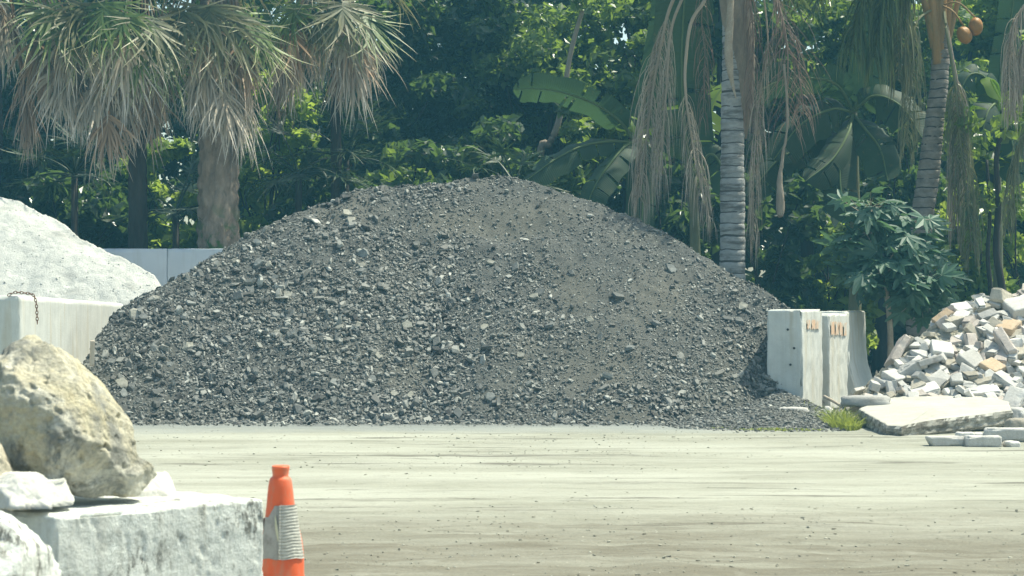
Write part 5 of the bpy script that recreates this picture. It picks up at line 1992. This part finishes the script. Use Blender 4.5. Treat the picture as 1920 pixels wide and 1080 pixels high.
def leafy(name, label, cat, px, Y, zc, rad, nclump, nleaf, size, mat, seed, trunk_r=.12, group=None, bark='bark_dark', clump_r=.55, lean=0., lowz=None):
    rnd = np.random.default_rng(seed)
    b = P(px, 0, Y)
    b[2] = 0
    root = thing(name, label, cat, b, group)
    rx_, ry_, rz2 = rad
    d = unit(rnd.normal(size=(nclump, 3)))
    cen = d * (rnd.uniform(.15, 1, nclump) ** .5)[:, None] * [rx_, ry_, rz2] + [lean, 0, zc]
    cen[:, 2] = np.maximum(cen[:, 2], .25)
    cr = rnd.uniform(.6, 1.35, nclump) * clump_r
    mb = MB()
    leaf_cloud(mb, cen, cr, nleaf, size, rnd)
    mb.build('crown', M[mat], root)
    if trunk_r:
        mb = MB()
        fork = np.array([lean * .5, 0, max(zc - rz2 * .7, .5)])
        tube(mb, spline([[0, 0, 0], fork * .5 + [rnd.normal(0, .08), 0, 0], fork], 14), np.linspace(trunk_r * 1.2, trunk_r * .8, 14), 10)
        for k in rnd.choice(nclump, min(14, nclump), replace=False):
            m_ = (fork + cen[k]) / 2 + rnd.normal(0, .15, 3) + [0, 0, .15]
            tube(mb, spline([fork, m_, cen[k]], 10), np.linspace(trunk_r * .55, .012, 10), 6)
        mb.build('trunk', M[bark], root, None, True)
    return root


GT = 'broadleaf trees behind the heaps'
TREES = [
    # px, Y, zc, (rx, ry, rz), clumps, leaves, leaf size, mat, seed, label
    (-40, 38.5, 4.2, (2.0, 1.8, 3.2), 60, 11000, .12, 'leaf_shade', 1, 'dark broadleaf tree at the picture edge behind the white heap'),
    (180, 39.5, 5.0, (2.0, 1.8, 2.8), 55, 10000, .12, 'leaf_shade', 2, 'dark broadleaf tree behind the longest palm skirt'),
    (430, 40.0, 5.4, (1.9, 1.8, 2.4), 50, 9000, .11, 'leaf_mid', 3, 'broadleaf tree with brighter gaps behind the stout fan palm'),
    (660, 39.0, 4.3, (1.8, 1.8, 3.2), 60, 11000, .12, 'leaf_shade', 4, 'dense dark tree behind the heap shoulder'),
    (780, 37.8, 4.4, (1.6, 1.6, 2.9), 52, 10000, .11, 'leaf_shade', 5, 'tall dark tree rising behind the crest, pale glints among its leaves'),
    (900, 38.8, 4.6, (1.7, 1.7, 3.0), 56, 11000, .105, 'leaf_shade', 6, 'dark small-leaved tree straight behind the heap summit'),
    (1040, 38.0, 4.9, (1.7, 1.6, 2.6), 52, 11000, .10, 'leaf_mid', 7, 'glossy small-leaved tree above the arching banana leaf'),
    (1180, 38.6, 5.0, (1.7, 1.6, 2.6), 50, 10000, .105, 'leaf_mid', 8, 'glossy small-leaved tree behind the dead frond curtain'),
    (1340, 39.5, 4.8, (1.8, 1.7, 2.9), 54, 10000, .12, 'leaf_shade', 9, 'dark tree behind the straight pale palm trunk'),
    (1510, 39.0, 4.8, (1.7, 1.7, 2.8), 50, 9000, .11, 'leaf_mid', 10, 'mid green tree behind the drooping banana leaves'),
    (1650, 38.6, 5.3, (1.5, 1.6, 2.2), 42, 8000, .10, 'leaf_mid', 11, 'fine-leaved tree behind the hanging green frond'),
    (1860, 39.0, 5.2, (1.8, 1.7, 2.4), 48, 9000, .12, 'leaf_sunlit', 12, 'sunlit yellow-green tree behind the coconuts'),
    (2010, 39.0, 4.6, (1.8, 1.7, 3.0), 50, 9000, .12, 'leaf_mid', 13, 'green tree beyond the rubble at the picture edge'),
]
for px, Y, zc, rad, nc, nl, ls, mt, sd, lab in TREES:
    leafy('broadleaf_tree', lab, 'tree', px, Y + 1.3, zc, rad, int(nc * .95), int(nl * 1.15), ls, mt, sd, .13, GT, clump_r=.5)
GU = 'undergrowth shrubs behind the heaps'
SHRUBS = [
    (-20, 34.6, 1.9, (1.0, .8, 1.2), 22, 2600, .13, 'leaf_shade', 21, 'dark shrub behind the crest of the white heap'),
    (130, 35.4, 2.0, (1.0, .8, 1.3), 22, 2800, .13, 'leaf_shade', 22, 'green shrub between the palm at the edge and the slim black trunk'),
    (325, 36.2, 2.4, (.8, .8, 1.4), 26, 3000, .13, 'leaf_sunlit', 23, 'sunlit bright green shrub between the slim black trunk and the stout palm'),
    (205, 36.6, 2.2, (.7, .8, 1.3), 20, 2200, .12, 'leaf_shade', 24, 'shaded shrub peeping out beside the slim black trunk'),
    (500, 36.4, 3.3, (.7, .8, 1.9), 30, 3000, .12, 'leaf_sunlit', 25, 'tall sunlit shrub just beside the stout palm trunk'),
    (600, 35.6, 2.2, (1.0, .9, 1.5), 26, 3200, .13, 'leaf_shade', 26, 'shrub with scattered light leaves above the heap shoulder'),
    (700, 36.5, 2.6, (.8, .8, 1.6), 24, 2800, .12, 'leaf_mid', 27, 'shrub lit in patches behind the upper heap shoulder'),
    (830, 35.5, 2.5, (.9, .8, 1.4), 24, 2800, .12, 'leaf_shade', 28, 'dark shrub behind the summit of the heap'),
    (960, 35.6, 2.7, (.8, .8, 1.3), 22, 2600, .11, 'leaf_shade', 29, 'dark shrub behind the spiky plant on the crest'),
    (1090, 36.6, 3.0, (.8, .8, 1.5), 22, 2600, .11, 'leaf_mid', 30, 'shrub seen between the banana leaves'),
    (1260, 36.5, 2.4, (.9, .8, 1.7), 24, 2600, .12, 'leaf_shade', 31, 'dark shrub behind the dead frond curtain'),
    (1430, 35.8, 2.0, (.9, .8, 1.6), 24, 2600, .13, 'leaf_shade', 32, 'dark shrub beside the straight pale palm trunk'),
    (1560, 36.4, 1.5, (.8, .8, 1.2), 20, 2200, .12, 'leaf_sunlit', 33, 'sunlit shrub low behind the upright concrete blocks'),
    (1680, 36.0, 2.6, (.7, .8, 1.4), 20, 2400, .12, 'leaf_shade', 34, 'dark shrub behind the leaning coconut palm'),
    (1800, 36.0, 1.7, (.7, .7, 1.5), 22, 2600, .11, 'leaf_sunlit', 35, 'bright shrub behind the rubble crest'),
    (1915, 35.8, 1.9, (.8, .8, 1.6), 22, 2600, .12, 'leaf_sunlit', 36, 'bright shrub at the edge above the rubble summit'),
]
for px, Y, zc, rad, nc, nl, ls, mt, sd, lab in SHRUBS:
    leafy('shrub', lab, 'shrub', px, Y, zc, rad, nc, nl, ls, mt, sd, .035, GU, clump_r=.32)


def make_woods():
    rnd = np.random.default_rng(77)
    mb = MB()
    n = 420
    cen = np.stack([rnd.uniform(-16, 16, n), rnd.uniform(44, 52, n), 11.0 * rnd.uniform(.02, 1, n) ** 1.4], 1)
    leaf_cloud(mb, cen, rnd.uniform(.6, 1.3, n), 100000, .2, rnd, .8)
    tag(mb.build('woods', M['leaf_shade']), 'dense dark wood closing off the view behind the trees', 'woods', kind='stuff')


make_woods()


# spiky understory palms
def small_fan(px, py, Y, n, size, mat, label, seed):
    rnd = np.random.default_rng(seed)
    c = P(px, py, Y)
    b = c.copy()
    b[2] = 0
    root = thing('palmetto', label, 'small palm', b, 'small fan palms in the undergrowth')
    mb = MB()
    tube(mb, [(0, 0, 0), (0, 0, c[2])], [.06, .05], 8)
    mb.build('stem', M['bark_dark'], root, None, True)
    for k in range(n):
        fm = fan_frond(k * 2.39996, rnd.uniform(.1, 1.3), rnd.uniform(.4, .7) * size, rnd.uniform(.45, .6) * size, 22, .6, 1.7, .06, rnd, .032)
        fm.v = [v + [0, 0, c[2]] for v in fm.v]
        fm.build('frond', M[mat], root)


M['fan_shade_tint'] = M['fan_shade']
small_fan(965, 350, 34.6, 8, .85, 'fan_shade_tint', 'spiky small palm just behind the heap summit', 1)
small_fan(560, 330, 34.6, 14, 1.2, 'fan_shade_tint', 'small fan palm in the shade beside the stout palm trunk', 2)
small_fan(650, 300, 35.0, 12, 1.1, 'fan_shade_tint', 'small fan palm under the two brown hanging skirts', 3)
small_fan(330, 400, 33.8, 12, 1.0, 'fan_shade_tint', 'small fan palm close behind the bluish rear wall', 4)
small_fan(140, 330, 34.2, 12, 1.1, 'fan_shade_tint', 'small fan palm in the shade above the white heap', 5)


# palmate shrub
def palmate():
    rnd = np.random.default_rng(9)
    Y = 29.2
    b = P(1665, 0, Y)
    b[2] = 0
    root = thing('palmate_shrub', 'blue-green shrub with big lobed leaves behind the upright blocks', 'shrub', b)
    mb, st = MB(), MB()
    fork = P(1660, 520, Y) - b
    tube(st, spline([[0, 0, 0], fork * .5 + [.05, 0, 0], fork], 10), np.linspace(.045, .03, 10), 8)
    tips = []
    for k in range(46):
        px, py = rnd.uniform(1585, 1758), rnd.uniform(350, 585)
        if py < 350 + abs(px - 1665) * 1.1 or (px < 1610 and py > 540):
            continue
        tips.append(P(px, py, Y + rnd.uniform(-.5, .5)) - b)
    for tp in tips:
        q = spline([fork, (fork + tp) / 2 + [0, 0, .08], tp], 8)
        tube(st, q, np.linspace(.022, .008, 8), 6)
        for j in range(9):
            a, e = rnd.uniform(0, 6.28), rnd.uniform(-.5, .6)
            d = np.array([math.cos(a) * math.cos(e), math.sin(a) * math.cos(e), math.sin(e)])
            ln = rnd.uniform(.12, .3)
            lc = tp + d * ln + rnd.normal(0, .05, 3)
            tube(st, [tp, lc], [.006, .004], 4, False)
            nrm = unit(np.array([0, -.35, .9]) + rnd.normal(0, .45, 3))
            fw = unit(d - nrm * (d @ nrm))
            sd = np.cross(nrm, fw)
            size = rnd.uniform(.17, .29)
            lobes = 7
            aa, rr = [], []
            for q_ in range(lobes):
                c0 = -2.3 + 4.6 * q_ / (lobes - 1)
                big = 1 - .35 * abs(c0) / 2.3
                aa += [c0 - .20, c0 - .1, c0, c0 + .1, c0 + .20 + .1]
                rr += [.78 * big, .96 * big, 1.08 * big, .96 * big, .58 * big]
            aa, rr = np.array(aa), np.array(rr) * size
            pts = lc + (np.cos(aa) * rr)[:, None] * fw + (np.sin(aa) * rr)[:, None] * sd - (rr ** 2 / size * .35)[:, None] * nrm
            V = np.concatenate([[lc - fw * size * .05], pts])
            i = np.arange(1, len(pts))
            mb.add(V, [np.stack([0 * i, i, i + 1], 1)])
    mb.build('foliage', M['leaf_blue'], root)
    st.build('branch', M['twig'], root, None, True)


palmate()

# bare leaning limbs and slim trunks seen between the leaves
for pts, r, mat, nm, lab in [
        ([(1012, 310, 37), (1030, 270, 37), (1046, 232, 37), (1058, 170, 37), (1072, 90, 37), (1092, 20, 37)], .055, 'bark_pale', 'tree', 'slim pale bare trunk leaning behind the arching banana leaf'),
        ([(1880, 560, 31.2), (1868, 470, 31.2), (1872, 380, 31.2), (1868, 300, 31.3), (1880, 240, 31.3)], .05, 'bark_dark', 'tree', 'thin dark stem rising over the rubble crest'),
        ([(1858, 560, 32.6), (1852, 480, 32.6), (1856, 400, 32.6), (1850, 300, 32.7)], .035, 'bark_dark', 'tree', 'thinnest dark stem beside the leaning coconut palm'),
]:
    mb = MB()
    q = px_path(pts)
    q = np.concatenate([[q[0] * [1, 1, 0]], q])
    b = q[0]
    root = thing('slender_tree', lab, 'tree', b)
    tube(mb, spline(q, 40), np.linspace(r * 1.2, r * .6, 40), 10)
    mb.build('trunk', M[mat], root, b, True)
    mb = MB()
    rnd = np.random.default_rng(int(r * 1000))
    top = q[-1]
    leaf_cloud(mb, np.array([top + rnd.normal(0, .35, 3) for _ in range(6)]), np.full(6, .3), 350, .1, rnd)
    mb.build('crown', M['leaf_mid'], root, b)
